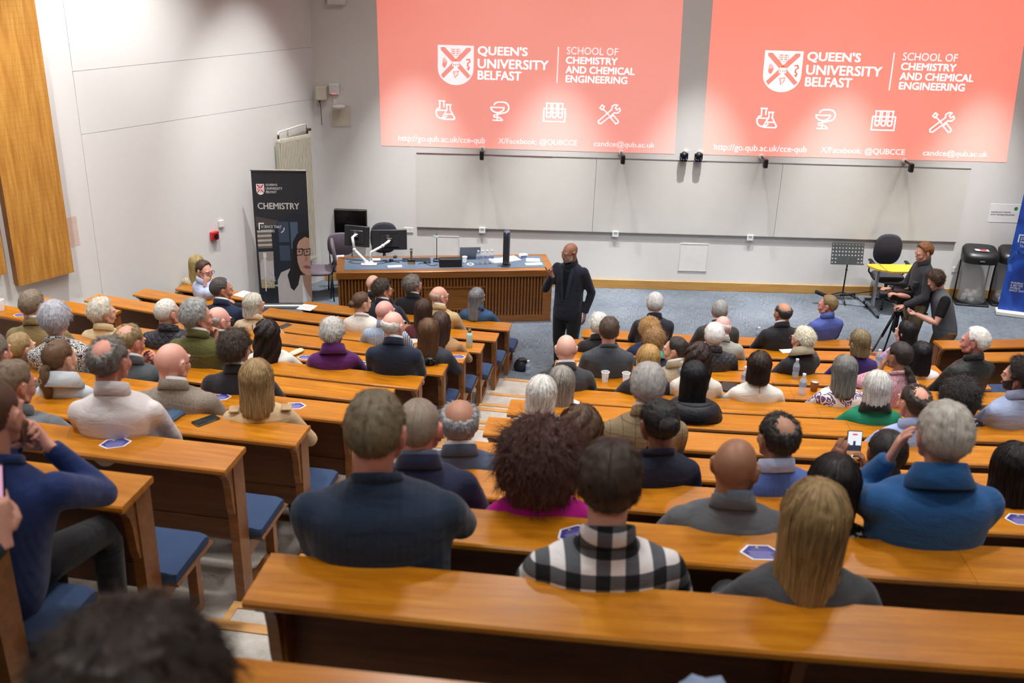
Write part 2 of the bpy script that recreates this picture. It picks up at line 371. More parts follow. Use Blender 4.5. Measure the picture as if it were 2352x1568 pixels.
# ------------------------------------------------------------------ benches
def seat_h(k): return float(np.interp(k, [1, 3, 7, 9, 14], [.35, .31, .25, .205, .20]))-BASE[k-1]
def lp(k, t, off, z): return ((Rk(k)+off)*math.sin(t), Rk(k)-(Rk(k)+off)*math.cos(t), z)
def sweep(m, k, t0, t1, prof, step=.35, mi=0):
    n = max(1, int(abs(t1-t0)*Rk(k)/step))
    m.loft([[lp(k, t0+(t1-t0)*i/n, o, z) for o, z in prof] for i in range(n+1)], mi)
HD0 = HD
def desk_p(HD): return [(0.004, HD-.03), (DEP-.006, HD-.03), (DEP, HD-.022), (DEP, HD-.008), (DEP-.007, HD), (.006, HD), (0, HD-.006), (0, HD-.024)]
def bench(k, xa, xb, label, endsL=True, endsR=True):
    ta, tb = th(k, xa), th(k, xb); tm = (ta+tb)/2; Lm = (tb-ta)*Rk(k)
    HD = HD0-BASE[k-1]; DESK_P = desk_p(HD)
    e = empty('bench', pol(Rk(k), tm, BZ[k-1]), tm, label=label, category='bench', group='tiered lecture benches')
    ta -= tm; tb -= tm; sh = seat_h(k); w = lambda d: d/Rk(k)
    n = max(1, round(Lm/2.2))
    for i in range(n):
        m = MB(); g = w(.0008); sweep(m, k, ta+(tb-ta)*i/n+(g if i else 0), ta+(tb-ta)*(i+1)/n-(g if i < n-1 else 0), DESK_P); m.build('desktop', M_DESK, e, 35)
    m = MB(); sweep(m, k, ta+w(.05), tb-w(.05), [(.03, HD-.40), (.05, HD-.40), (.05, HD-.031), (.03, HD-.031)]); m.build('back_panel', M_PANEL_SHADED, e)
    m = MB(); sweep(m, k, ta+w(.05), tb-w(.05), [(.024, HD-.52), (.056, HD-.52), (.056, HD-.402), (.024, HD-.402)]); m.build('lower_rail', M_PANEL_SHADED, e)
    ns = max(2, round(Lm/1.5)+1)
    for i in range(ns):
        t = ta+w(.045)+(tb-ta-w(.09))*i/(ns-1); hw = w(.024); end = i in (0, ns-1)
        m = MB(); sweep(m, k, t-hw, t+hw, [(.0, 0), (.105, 0), (.115, HD-.031), (.0, HD-.031)], 9); m.build('post', M_BENCH, e)
        m = MB(); sweep(m, k, t-hw*.75, t+hw*.75, [(.116, HD-.031), (.225, HD-.031), (.225, HD-.05), (.19, HD-.07), (.163, HD-.105), (.15, HD-.16), (.14, HD-.27), (.127, HD-.32), (.116, HD-.32)], 9); m.build('bracket', M_BENCH, e)
        if end or i % 2 == 0:
            m = MB(); sweep(m, k, t-hw, t+hw, [(-.345, 0), (-.30, 0), (-.30, sh-.1), (-.345, sh-.085)], 9); m.build('seat_leg', M_BENCH, e)
            m = MB(); sweep(m, k, t-hw, t+hw, [(-.30, sh-.135), (-.001, sh-.16), (-.001, sh-.072), (-.335, sh-.072), (-.345, sh-.085), (-.30, sh-.1)], 9); m.build('seat_rail', M_BENCH, e)
            m = MB(); sweep(m, k, t-hw, t+hw, [(-.30, 0), (-.001, 0), (-.001, .05), (-.30, .05)], 9); m.build('base_rail', M_BENCH, e)
    m = MB(); sweep(m, k, ta-w(.045), tb+w(.045), [(-.36, sh-.07), (-.014, sh-.07), (-.014, sh-.054), (-.352, sh-.054), (-.362, sh-.06)]); m.build('seat_board', M_BENCH, e, 35)
    nc = max(1, round(Lm/1.3))
    for i in range(nc):
        a, b = ta-w(.04)+(tb-ta+w(.08))*i/nc+w(.002), ta-w(.04)+(tb-ta+w(.08))*(i+1)/nc-w(.002); m = MB(); rings = []
        P = [(-.34, sh-.053), (-.006, sh-.053), (-.004, sh-.02), (-.012, sh), (-.31, sh+.004), (-.34, sh-.008), (-.352, sh-.03)]
        cx, cz = -.18, sh-.026; N = max(6, int((b-a)*Rk(k)/.3)+4)
        us = [0, .012, .03]+[.03+.94*j/(N-1) for j in range(1, N-1)]+[.97, .988, 1]
        for u in us:
            q = 1 if .02 < u < .98 else (.93 if u in (0, 1) else .985)
            rings.append([lp(k, a+(b-a)*u, cx+(o-cx)*q, sh-.053+(zz-sh+.053)*(q if q == 1 else q-.12)) for o, zz in P])
        m.loft(rings); m.build('seat_cushion', M_CUSH, e, 50)
    return e
ORD = ['front', 'second', 'third', 'fourth', 'fifth', 'sixth', 'seventh', 'eighth', 'ninth', 'tenth', 'eleventh', 'twelfth', 'thirteenth']
def rown(k): return 'front-row' if k == 1 else ORD[k-1]+'-row'
for k in range(1, 14):
    x0 = max(xL0(k), -4.9 if k < 9 else -4.4)
    bench(k, x0, xL1(k), '%s wooden bench with blue cushions in the block left of the main aisle' % rown(k))
    bench(k, xM0(k), min(xM1(k), 5.0) if k < 9 else 4.0, '%s wooden bench with blue cushions in the middle block' % rown(k))
    if k <= 5: bench(k, xLL0(k), xLL1(k), '%s short wooden bench against the left wall' % rown(k))
    if k <= 5: bench(k, xR0(k), xR0(k)+3.0-.2*k, '%s wooden bench at the right edge beyond the right aisle' % rown(k))
# ------------------------------------------------------------------ acoustic panels on the left wall
def perfwood():
    t = NT('perforated_oak'); vec = t.coord('Object')
    br = t.n.new('ShaderNodeTexBrick'); mp = t.coord('Object', (1, 1, 1), (R(90), 0, 0)); t.link(mp, br.inputs[0]); br.inputs['Scale'].default_value = 1; br.inputs['Brick Width'].default_value = .018; br.inputs['Row Height'].default_value = .062; br.inputs['Mortar Size'].default_value = .0045
    br.inputs['Color1'].default_value = (1, 1, 1, 1); br.inputs['Color2'].default_value = (1, 1, 1, 1); br.inputs['Mortar'].default_value = (0, 0, 0, 1); br.offset = .5
    f = t.noise(t.coord('Object', (14, 14, 1)), 2, 4); g = t.noise(vec, 3, 3)
    c = t.ramp(f, [(.3, 'A8702A'), (.5, 'BC8438'), (.7, 'CC9848')]); c = t.mix(t.math('MULTIPLY', t.math('SUBTRACT', 1, br.outputs[0]), t.math('MULTIPLY', g, .55)), c, '8A5A20'); t.color(c); t.rough(.55); return t.m
M_PERF = perfwood()
M_PSIDE = wood('panel_side_oak', '6E431A', '845220', '98642C', .5, 1, .1)
for s0, s1, z0, lab in ((4.16, 4.86, 1.22, 'tall perforated oak acoustic panel on the left wall, nearer the corner'), (4.975, 5.6, 1.41, 'perforated oak acoustic panel at the left edge, cut off by the frame')):
    e = lwall_obj(empty('acoustic_panel', label=lab, category='acoustic panel', group='oak wall panels'))
    m = MB(); m.box(s0, s1, .105, .12, z0, CEIL-.5); m.build('face_board', M_PERF, e)
    m = MB(); m.box(s0+.002, s1-.002, .001, .105, z0+.002, CEIL-.502); m.build('box_frame', M_PSIDE, e)
m = MB(); m.box(3.965, 4.105, .0, .0015, 1.5, 1.87); lwall_obj(m.build('paint_patch', plain('patch_beige', 'D6BEB0', .8, var=.1), label='bare beige paint patch beside the acoustic panel', category='paint patch'))
# ------------------------------------------------------------------ radiator in the corner
e = lwall_obj(empty('radiator', label='tall cream column radiator in the corner behind the black banner', category='radiator'))
m = MB(); m.box(.2, .8, .05, .09, .44, 2.33); m.build('back_plate', M_CREAM, e)
m = MB(); m.box(0, .018, .09, .125, .42, 2.36, b=.004); fin = m.mesh('fin')
fin.materials.append(M_CREAM)
for i in range(21):
    o = bpy.data.objects.new('fin', fin); COL.objects.link(o); o.parent = e; o.location = (.2+i*.0285, 0, 0)
m = MB()
for z in (.44, 2.3): m.box(.19, .81, .055, .12, z, z+.05, b=.01)
m.build('header', M_CREAM, e)
m = MB()
for i in range(5): m.box(.8, .812, .03+i*.018, .04+i*.018, .44, 2.32)
m.build('side_fins', M_CREAM, e)
m = MB(); m.tube([(.78, .07, 2.36), (.78, .07, 2.44), (.765, .07, 2.455), (.3, .06, 2.5), (.23, .06, 2.5), (.23, .07, 2.36)], .012, 8); m.tube([(.55, .06, 2.475), (.55, .02, 2.475), (.55, .0, 2.36)], .006, 6); m.build('pipe', M_WHITEP, e, True)
m = MB(); m.tube([(.78, .07, 2.36), (.78, .07, 2.42)], .016, 8); m.tube([(.23, .07, 2.36), (.23, .07, 2.43)], .016, 8); m.tube([(.23, .07, 2.42), (.18, .1, 2.42)], .02, 8); m.build('valve', plain('brass_dark', '5A4E3C', .4, .6), e, True)
# fire alarm + white switch on the left wall
e = lwall_obj(empty('fire_alarm', label='red fire alarm sounder on the left wall', category='alarm'))
m = MB(); m.box(1.93, 2.05, 0, .06, 1.12, 1.24, b=.008); m.build('housing', M_RED, e); m = MB(); m.lathe([(.0, 0), (.035, 0), (.035, .012), (.0, .014)], n=16); m.xform(Matrix.Translation((1.985, .06, 1.18)) @ Matrix.Rotation(R(-90), 4, 'X')); m.build('grille', M_BLACK, e)
m = MB(); m.box(1.81, 1.89, 0, .03, 1.27, 1.37, b=.006); lwall_obj(m.build('wall_switch', M_WHITEP, label='small white wall switch box above the fire alarm', category='switch'))
# ------------------------------------------------------------------ whiteboards
def whiteb():
    t = NT('whiteboard_enamel'); vec = t.coord('Object'); t.color(t.mix(t.noise(vec, 2, 4), 'D2D0CA', 'DEDCD6')); t.rough(.32, .5); return t.m
M_WB = whiteb(); M_ALU = plain('aluminium', 'B4B0AA', .35, .8)
for x0, x1, lab in ((-1.34, 1.375, 'left panel of the long whiteboard, with a purple top edge'), (1.38, 4.2, 'middle panel of the long whiteboard below the small cameras'), (4.205, 7.06, 'right panel of the long whiteboard above the yellow table')):
    e = empty('whiteboard', (x0, WALL_Y, .925), label=lab, category='whiteboard', group='whiteboard panels')
    L = x1-x0; m = MB(); m.box(0, L, -.03, 0, 0, 1.145); m.build('board', M_WB, e)
    m = MB(); m.box(-.002, L+.002, -.036, 0, -.012, -.001); m.box(-.002, L+.002, -.034, 0, 1.146, 1.156); m.build('frame', M_ALU, e)
    if x0 < 0: m = MB(); m.box(.0, 2.05, -.0365, -.0345, 1.147, 1.155); m.build('edge_strip', plain('purple_edge', '8A3A5E', .5), e)
# arm brackets above the board, with white knobs
for i, x in enumerate((-.35, 1.74, 3.86, 6.03)):
    e = empty('arm_bracket', (x, WALL_Y, 2.14), label='black arm bracket with white knob above the whiteboard, %s from the left' % ['first', 'second', 'third', 'fourth'][i], category='bracket', group='brackets above the whiteboard')
    m = MB(); m.lathe([(.03, 0), (.04, .01), (.04, .05), (.028, .06)], n=14); m.xform(Matrix.Translation((0, -.001, .03)) @ Matrix.Rotation(R(90), 4, 'X')); m.build('knob', M_WHITEP, e, 40)
    m = MB(); sx = (-1, -1, 1, 1)[i]*.0; m.box(-.012, .012, -.30, -.05, .015, .045, b=.005); m.box(-.03, .03, -.36, -.27, -.075, .055, b=.008); m.build('arm', M_BLACK, e, 40)
# PTZ cameras
for i, x in enumerate((2.68, 2.9)):
    e = empty('ptz_camera', (x, WALL_Y, 2.10), label='small black robotic camera above the whiteboard, %s of the two' % ('left' if i == 0 else 'right'), category='camera', group='robotic cameras')
    m = MB(); m.box(-.05, .05, -.13, -.02, -.02, .02, b=.006); m.box(-.015, .015, -.03, 0, -.02, .06); m.build('base', M_BLACK, e)
    m = MB(); m.ell((0, -.085, .07), (.05, .055, .055)); m.box(-.06, -.048, -.11, -.06, .01, .1, b=.004); m.box(.048, .06, -.11, -.06, .01, .1, b=.004); m.build('head', M_BLACK, e, 40)
    m = MB(); m.lathe([(.028, 0), (.028, .02), (.022, .022)], n=16); m.xform(Matrix.Translation((0, -.13, .06)) @ Matrix.Rotation(R(100), 4, 'X')); m.build('lens', plain('lens_glass', '0A1020', .05), e, 40)
    m = MB(); m.ell((-.01, -.142, .015), (.005, .003, .005), nu=8, nv=6); m.build('status_light', emis('blue_led', '3060FF', 6), e)
    m = MB(); m.tube([(.0, -.03, .03), (.05, -.02, .0), (.045, -.02, .1), (.05, -.005, .12)], .005, 6); m.build('cable', M_BLACK, e, True)
    m = MB(); m.box(.01, .075, -.02, 0, .09, .13, b=.004); m.build('socket', M_WHITEP, e)
for i, x in enumerate((-.33, 1.74, 3.84, 6.0)):
    e = empty('wall_sensor', (x, WALL_Y, .85), label='small grey-white control box under the whiteboard, %s from the left' % ['first', 'second', 'third', 'fourth'][i], category='control box', group='boxes under the whiteboard')
    m = MB(); m.box(-.05, .05, -.045, 0, 0, .1, b=.008); m.build('housing', M_WHITEP, e, 40); m = MB(); m.box(-.028, .028, -.047, -.045, .05, .08); m.build('window', plain('grey_glass', '9AA6B0', .2), e)
for x0, x1, z0, z1, lab in ((2.77, 3.22, .32, .77, 'square white access hatch low on the front wall'), (-1.09, -.69, .39, .78, 'square white access hatch behind the podium'), (-2.6, -2.31, 2.44, 2.76, 'small cream access hatch high by the corner')):
    e = empty('access_hatch', (x0, WALL_Y, z0), label=lab, category='access hatch', group='access hatches'); w_, h_ = x1-x0, z1-z0
    m = MB(); m.box(.012, w_-.012, -.008, 0, .012, h_-.012); m.build('door_panel', M_WHITEP if x0 > -2 else M_CREAM, e)
    m = MB()
    for a in ((0, .01, 0, h_), (w_-.01, w_, 0, h_), (.01, w_-.01, 0, .01), (.01, w_-.01, h_-.01, h_)): m.box(a[0], a[1], -.012, 0, a[2], a[3])
    m.build('frame', M_WALL, e)
# wall boxes by the corner
e = empty('junction_box', (-2.80, WALL_Y, 2.83), label='beige cable box with a black lead high in the corner', category='cable box')
m = MB(); m.box(0, .15, -.14, 0, 0, .2, b=.015); m.build('housing', M_CREAM, e, 40)
m = MB(); m.tube([(.05, -.1, 0), (.05, -.1, -.03), (.06, -.09, -.12), (.055, -.04, -.3), (.05, -.02, -.38)], .004, 6); m.lathe([(.014, -.025), (.014, 0)], (.05, -.1, 0), 10); m.build('cable', M_BLACK, e, True)
e = empty('wifi_box', (-2.62, WALL_Y, 2.91), label='white wireless unit with a row of red lights', category='wireless unit')
m = MB(); m.box(0, .15, -.05, 0, 0, .15, b=.01); m.build('housing', M_WHITEP, e, 40)
m = MB()
for i in range(4): m.box(.04+i*.018, .05+i*.018, -.051, -.049, .006, .012)
m.build('status_light', emis('red_led', 'FF6050', 4), e)
e = empty('wall_uplight', (-2.47, WALL_Y, 2.74), label='white dish fitting on the wall above the small hatch', category='wall fitting')
m = MB(); m.lathe([(.02, -.02), (.09, 0), (.095, .02), (.02, .03)], (0, -.12, 0), 20); m.build('dish', M_WHITEP, e, 40); m = MB(); m.box(-.012, .012, -.1, 0, .0, .02); m.box(-.1, -.04, -.02, 0, .02, .09, b=.004); m.build('arm', M_WHITEP, e)
e = empty('wall_display', (-2.61, WALL_Y, .78), label='black wall-mounted display behind the monitors', category='display')
m = MB(); m.box(0, .5, -.09, -.02, 0, .4, b=.008); m.build('bezel', M_BLACK, e); m = MB(); m.box(.015, .485, -.092, -.09, .015, .385); m.build('screen_glass', plain('screen_black', '08080A', .15), e); m = MB(); m.box(.15, .35, -.02, 0, .1, .3); m.build('wall_mount', M_DGREY, e)
for x, z, lab in ((-1.55, .82, 'white double socket on the wall behind the podium'), (7.1, .42, 'white socket on the front wall beside the bins')):
    e = empty('wall_socket', (x, WALL_Y, z), label=lab, category='socket'); m = MB(); m.box(0, .145, -.012, 0, 0, .085, b=.004); m.build('plate', M_WHITEP, e)
    m = MB()
    for dx in (.035, .1): m.box(dx-.003, dx+.003, -.0135, -.011, .05, .062); m.box(dx-.012, dx-.006, -.0135, -.011, .03, .036); m.box(dx+.006, dx+.012, -.0135, -.011, .03, .036)
    m.build('pin_holes', M_BLACK, e)
m = MB(); m.box(-2.6, -2.33, WALL_Y-.06, WALL_Y, 4.17, 4.4, b=.01); m.build('wall_vent_box', M_WHITEP, label='white box on the front wall at the top of the frame', category='wall box')
# ------------------------------------------------------------------ lettering helpers
_txt = {}
def text2d(s, bold=0.0):
    key = (s, bold)
    if key in _txt: return _txt[key]
    c = bpy.data.curves.new('t', 'FONT'); c.body = s; c.size = 1; c.offset = bold; c.resolution_u = 3; c.space_character = 1.0+max(bold,0)*4
    o = bpy.data.objects.new('t', c); COL.objects.link(o); dg = bpy.context.evaluated_depsgraph_get(); dg.update()
    me = o.evaluated_get(dg).to_mesh(); V = np.array([(v.co.x, v.co.y) for v in me.vertices]); Fc = [tuple(p.vertices) for p in me.polygons]
    o.evaluated_get(dg).to_mesh_clear(); bpy.data.objects.remove(o); bpy.data.curves.remove(c)
    V -= V.min(0); V /= V.max(0); _txt[key] = (V, Fc); return _txt[key]
def put_text(m, s, x0, x1, z0, z1, fn, bold=0.0, mi=0):
    V, Fc = text2d(s, 0.0); q = (z1-z0)*(.035 if bold > .004 else .012 if bold > 0 else 0)
    for dx, dz in (((-q, 0), (q, 0), (0, q*.7), (0, -q*.7)) if q else ((0, 0),)): m.raw([fn(x0+(x1-x0)*a+dx, z0+(z1-z0)*b+dz) for a, b in V], Fc, mi)
def stroke(m, pts, w, fn, mi=0, closed=False):
    if closed: pts = list(pts)+[pts[0]]
    for (a, b) in zip(pts, pts[1:]):
        dx, dz = b[0]-a[0], b[1]-a[1]; L = math.hypot(dx, dz) or 1e-9; nx, nz = -dz/L*w/2, dx/L*w/2; ex, ez = dx/L*w/2*.6, dz/L*w/2*.6
        m.raw([fn(a[0]+nx-ex, a[1]+nz-ez), fn(b[0]+nx+ex, b[1]+nz+ez), fn(b[0]-nx+ex, b[1]-nz+ez), fn(a[0]-nx-ex, a[1]-nz-ez)], [(0, 1, 2, 3)], mi)
def arc(cx, cz, r, a0, a1, n=12, rz=None): return [(cx+r*math.cos(R(a0+(a1-a0)*i/n)), cz+(rz or r)*math.sin(R(a0+(a1-a0)*i/n))) for i in range(n+1)]
def poly(m, pts, fn, mi=0): m.raw([fn(*p) for p in pts], [tuple(range(len(pts)))], mi)
def shield(x0, x1, z0, z1):
    w_, h_ = x1-x0, z1-z0; pts = [(x0, z1), (x1, z1), (x1, z0+h_*.48)]
    pts += [(x0+w_/2+w_/2*math.cos(R(a)), z0+h_*.42+h_*.42*math.sin(R(a))) for a in range(-8, -180, -12)]; pts += [(x0, z0+h_*.48)]; return pts
def crest(mw, mr, x0, x1, z0, z1, fn, fr):
    """white shield into mw, red saltire and charges into mr"""
    poly(mw, shield(x0, x1, z0, z1), fn); w_, h_ = x1-x0, z1-z0; X = lambda u: x0+w_*u; Z = lambda v: z1-h_*v; b = .075
    for s in (1, -1):
        a = (lambda u: u) if s > 0 else (lambda u: 1-u)
        poly(mr, [(X(a(.08)), Z(.05)), (X(a(.2)), Z(.05)), (X(a(.92)), Z(.75)), (X(a(.84)), Z(.83)), (X(a(.08)), Z(.12))], fr)
    poly(mw, [(X(.42), Z(.40)), (X(.58), Z(.40)), (X(.6), Z(.52)), (X(.5), Z(.56)), (X(.4), Z(.52))], lambda p, q: (fr(p, q)[0], fr(p, q)[1]-.002, fr(p, q)[2]))
    for u in (.43, .49, .55): poly(mr, [(X(u), Z(.46)), (X(u+.025), Z(.46)), (X(u+.025), Z(.51)), (X(u), Z(.51))], lambda p, q: (fr(p, q)[0], fr(p, q)[1]-.004, fr(p, q)[2]))
    for i in range(3):   # book
        for u in (.40, .51): poly(mr, [(X(u), Z(.09+i*.05)), (X(u+.08), Z(.085+i*.05)), (X(u+.08), Z(.115+i*.05)), (X(u), Z(.12+i*.05))], fr)
    stroke(mr, [(X(.38), Z(.08)), (X(.38), Z(.24)), (X(.5), Z(.255)), (X(.62), Z(.24)), (X(.62), Z(.08))], w_*.015, fr)
    poly(mr, [(X(.13), Z(.44)), (X(.24), Z(.44)), (X(.24), Z(.5)), (X(.21), Z(.56)), (X(.16), Z(.56)), (X(.12), Z(.5))], fr)   # hand
    for i, (u, t) in enumerate(((.13, .34), (.16, .31), (.19, .32), (.22, .35))): poly(mr, [(X(u), Z(t)), (X(u+.02), Z(t)), (X(u+.02), Z(.45)), (X(u), Z(.45))], fr)
    stroke(mr, [(X(.26), Z(.40)), (X(.23), Z(.49))], w_*.02, fr)
    stroke(mr, [(X(.80), Z(.35)), (X(.88), Z(.34)), (X(.9), Z(.4)), (X(.84), Z(.44)), (X(.83), Z(.5)), (X(.88), Z(.54)), (X(.86), Z(.6)), (X(.83), Z(.57))], w_*.04, fr)   # sea creature
    stroke(mr, [(X(.44), Z(.66)), (X(.52), Z(.66)), (X(.58), Z(.64)), (X(.56), Z(.73)), (X(.48), Z(.81)), (X(.44), Z(.66))], w_*.022, fr)
    for u in (.47, .5, .53): stroke(mr, [(X(u), Z(.67)), (X(u), Z(.77))], w_*.008, fr)
# ------------------------------------------------------------------ projected slides on the front wall
def slide(name, label, quad, fn0, red, strength, white, lay):
    e = empty(name, (0, 0, 0), label=label, category='projected slide', group='projected slides')
    t = NT('projected_red'); t.color('D8D4CE'); t.rough(.8); t.b.inputs['Emission Color'].default_value = (*red, 1); t.b.inputs['Emission Strength'].default_value = strength
    tw = NT('projected_white'); tw.color('D8D4CE'); tw.rough(.8); tw.b.inputs['Emission Color'].default_value = (.93, .95, 1, 1); tw.b.inputs['Emission Strength'].default_value = white
    m = MB(); m.loft([[(x, WALL_Y-.003, z) for x, z in quad], [(x, WALL_Y+.0, z) for x, z in quad]]); m.build('image_field', t.m, e)
    def fn(x, z, d=.005): p = lay(x, z); return (p[0], WALL_Y-d, p[1])
    fr = lambda x, z: fn(x, z, .008)
    mw = MB(); mr = MB(); crest(mw, mr, -1.021, -.50, 3.09, 3.655, fn, fr); mw.build('crest_shield', tw.m, e, fix=False); mr.build('crest_emblem', t.m, e, fix=False)
    for s, x0, x1, z0, z1, b in (("QUEEN'S", -.439, .279, 3.512, 3.655, .008), ('UNIVERSITY', -.437, .59, 3.345, 3.475, .008), ('BELFAST', -.434, .2, 3.182, 3.308, .005), ('SCHOOL OF', .849, 1.594, 3.577, 3.682, -.006),
                                 ('CHEMISTRY', .846, 1.594, 3.445, 3.542, .008), ('AND CHEMICAL', .849, 1.855, 3.31, 3.41, .008), ('ENGINEERING', .856, 1.756, 3.178, 3.278, .008),
                                 ('http://go.qub.ac.uk/cce-qub', -1.612, -.312, 2.215, 2.335, -.004), ('X/Facebook: @QUBCCE', -.111, 1.07, 2.225, 2.335, -.004), ('candce@qub.ac.uk', 1.327, 2.238, 2.225, 2.335, -.004)):
        m = MB(); put_text(m, s, x0, x1, z0, z1, fn, b); m.build('lettering', tw.m, e, fix=False)
    m = MB(); stroke(m, [(.727, 3.672), (.727, 3.165)], .014, fn); m.build('divider_line', tw.m, e, fix=False)
    W_ = .019
    m = MB(); ox, oz = -1.047, 2.588     # flasks (.285 x .272)
    stroke(m, [(ox+.04, oz+.268), (ox+.13, oz+.268)], W_, fn); stroke(m, [(ox+.055, oz+.26), (ox+.055, oz+.16)]+arc(ox+.085, oz+.095, .085, 135, 330, 14), W_, fn); stroke(m, [(ox+.115, oz+.26), (ox+.115, oz+.18)], W_, fn); stroke(m, [(ox+.01, oz+.13), (ox+.14, oz+.13)], W_, fn)
    stroke(m, [(ox+.15, oz+.215), (ox+.225, oz+.215)], W_, fn); stroke(m, [(ox+.16, oz+.21), (ox+.16, oz+.14), (ox+.095, oz+.02), (ox+.11, oz), (ox+.265, oz), (ox+.278, oz+.02), (ox+.21, oz+.14), (ox+.21, oz+.21)], W_, fn); stroke(m, [(ox+.14, oz+.075), (ox+.24, oz+.075)], W_, fn); m.build('icon', tw.m, e, fix=False)
    m = MB(); ox, oz = -.237, 2.593      # bowl and serpent
    stroke(m, [(ox, oz+.19), (ox+.2, oz+.19)], W_, fn); stroke(m, arc(ox+.1, oz+.19, .098, 180, 360, 12, .075), W_, fn); stroke(m, [(ox+.1, oz+.115), (ox+.1, oz+.0)], W_, fn); stroke(m, [(ox+.035, oz), (ox+.17, oz)], W_, fn)
    stroke(m, [(ox+.05, oz+.225), (ox+.06, oz+.25), (ox+.1, oz+.268), (ox+.17, oz+.272)]+arc(ox+.19, oz+.19, .078, 80, -90, 10)+[(ox+.1, oz+.085), (ox+.05, oz+.075), (ox+.05, oz+.05), (ox+.14, oz+.04), (ox+.18, oz+.005)], W_, fn); m.build('icon', tw.m, e, fix=False)
    m = MB(); ox, oz = .553, 2.598       # test tubes in a rack
    stroke(m, [(ox, oz+.19), (ox, oz), (ox+.317, oz), (ox+.317, oz+.19)], W_, fn, closed=True)
    for i in range(3): c = ox+.07+i*.088; stroke(m, [(c-.03, oz+.268), (c-.03, oz+.09)]+arc(c, oz+.09, .03, 180, 360, 8)+[(c+.03, oz+.268)], W_, fn); stroke(m, [(c-.03, oz+.13), (c+.03, oz+.13)], W_, fn)
    stroke(m, [(ox+.03, oz+.268), (ox+.285, oz+.268)], W_, fn); m.build('icon', tw.m, e, fix=False)
    m = MB(); ox, oz = 1.362, 2.589      # spanner and screwdriver
    stroke(m, [(ox+.02, oz+.23), (ox+.05, oz+.275), (ox+.085, oz+.25), (ox+.055, oz+.205)], W_, fn, closed=True); stroke(m, [(ox+.07, oz+.215), (ox+.16, oz+.13)], W_, fn); stroke(m, [(ox+.19, oz+.1), (ox+.225, oz+.13), (ox+.305, oz+.045), (ox+.3, oz+.015), (ox+.27, oz+.005), (ox+.19, oz+.085)], W_, fn, closed=True)
    stroke(m, [(ox+.01, oz+.04), (ox+.195, oz+.21), (ox+.2, oz+.26), (ox+.24, oz+.285), (ox+.28, oz+.28), (ox+.25, oz+.24), (ox+.27, oz+.21), (ox+.31, oz+.235), (ox+.325, oz+.2), (ox+.29, oz+.165), (ox+.24, oz+.165), (ox+.05, oz), (ox+.015, oz+.005)], W_, fn, closed=True); m.build('icon', tw.m, e, fix=False)
slide('projected_slide', 'washed-out red university slide projected on the left of the front wall', [(-1.87, 2.165), (2.55, 2.165), (2.465, 4.66), (-1.90, 4.66)], None, (1, .10, .05), .60, .68, lambda x, z: (x, z))
slide('projected_slide', 'stronger red university slide projected on the right of the front wall', [(2.965, 2.17), (7.58, 2.185), (7.40, 4.75), (2.89, 4.75)], None, (1, .045, .0), 1.0, .85, lambda x, z: (4.85+1.075*x-(z-2.9)*.03, 2.17+(z-2.17)*1.04))
# ------------------------------------------------------------------ roll-up banners
M_PBLACK = plain('print_black', '2A2A2E', .6, var=.1); M_PWHITE = plain('print_white', 'F0EEEC', .6, var=.01)
def P2(x, z, d=.0): return (x, -d, z)
e = empty('banner', (-3.54, 13.94, 0), R(4.0), label='black roll-up banner reading CHEMISTRY beside the radiator', category='banner')
e.scale = (.915, 1, 1); BW, BH = .83, 2.03
m = MB(); m.box(0, BW, -.003, 0, .06, BH); m.build('sheet', M_PBLACK, e)
m = MB(); m.box(-.01, BW+.01, -.012, .012, BH, BH+.022, b=.003); m.build('top_rail', M_ALU, e); m = MB(); m.box(-.02, BW+.02, -.08, .09, 0, .06, b=.012); m.build('base', M_ALU, e); m = MB(); m.tube([(BW/2, .03, .05), (BW/2, .03, BH)], .009, 8); m.build('support_pole', M_ALU, e)
def L(d): return lambda x, z: (x, -.0035-d*.0004, z)
mw, mr = MB(), MB(); crest(mw, mr, .065, .185, 1.69, 1.845, L(1), L(3)); mw.build('crest_shield', M_PWHITE, e, fix=False); mr.build('crest_emblem', plain('print_red', 'C02038', .6), e, fix=False)
m = MB()
for s, x0, x1, z0, z1, b in (("QUEEN'S", .21, .385, 1.815, 1.85, .008), ('UNIVERSITY', .21, .46, 1.765, 1.8, .008), ('BELFAST', .21, .37, 1.715, 1.75, .0), ('CHEMISTRY', .07, .70, 1.485, 1.575, .008), ('SCIENCE THAT', .1, .41, 1.205, 1.245, .02), ('MATTERS', .1, .3, 1.145, 1.185, .02)):
    m = MB(); put_text(m, s, x0, x1, z0, z1, L(6), b); m.build('lettering', M_PWHITE, e, fix=False)
m = MB(); stroke(m, [(.07, 1.19), (.07, 1.275), (.14, 1.275)], .018, L(6)); m.build('corner_mark', M_PWHITE, e, fix=False); m = MB(); stroke(m, arc(.38, 1.21, .07, -70, 0, 8), .016, L(6)); m.build('corner_mark', M_PWHITE, e, fix=False)
pr = lambda nm, c, pts, d: (lambda q: (poly(q, pts, L(d)), q.build('print_shape', plain('print_'+c, c, .6, var=.12), e, fix=False)))(MB())
pr('room', '1E2430', [(.02, .07), (.81, .07), (.81, 1.42), (.6, 1.43), (.3, 1.36), (.02, 1.38)], 1)
pr('pane', '3A4658', [(.36, .72), (.52, .72), (.52, .95), (.36, .95)], 2); pr('pane', '3A4658', [(.36, 1.0), (.52, 1.0), (.52, 1.3), (.36, 1.3)], 2); pr('pane', '4A5A70', [(.545, .9), (.66, .9), (.66, 1.3), (.545, 1.3)], 2)
pr('flask top', '4A4440', [(.02, 1.22), (.34, 1.25), (.36, 1.32), (.02, 1.38)], 3)
for i in range(8): pr('coil', ('B8AEA4', '6A6058')[i % 2], [(.03, 1.17-i*.034), (.25, 1.18-i*.034), (.25, 1.148-i*.034), (.03, 1.138-i*.034)], 3)
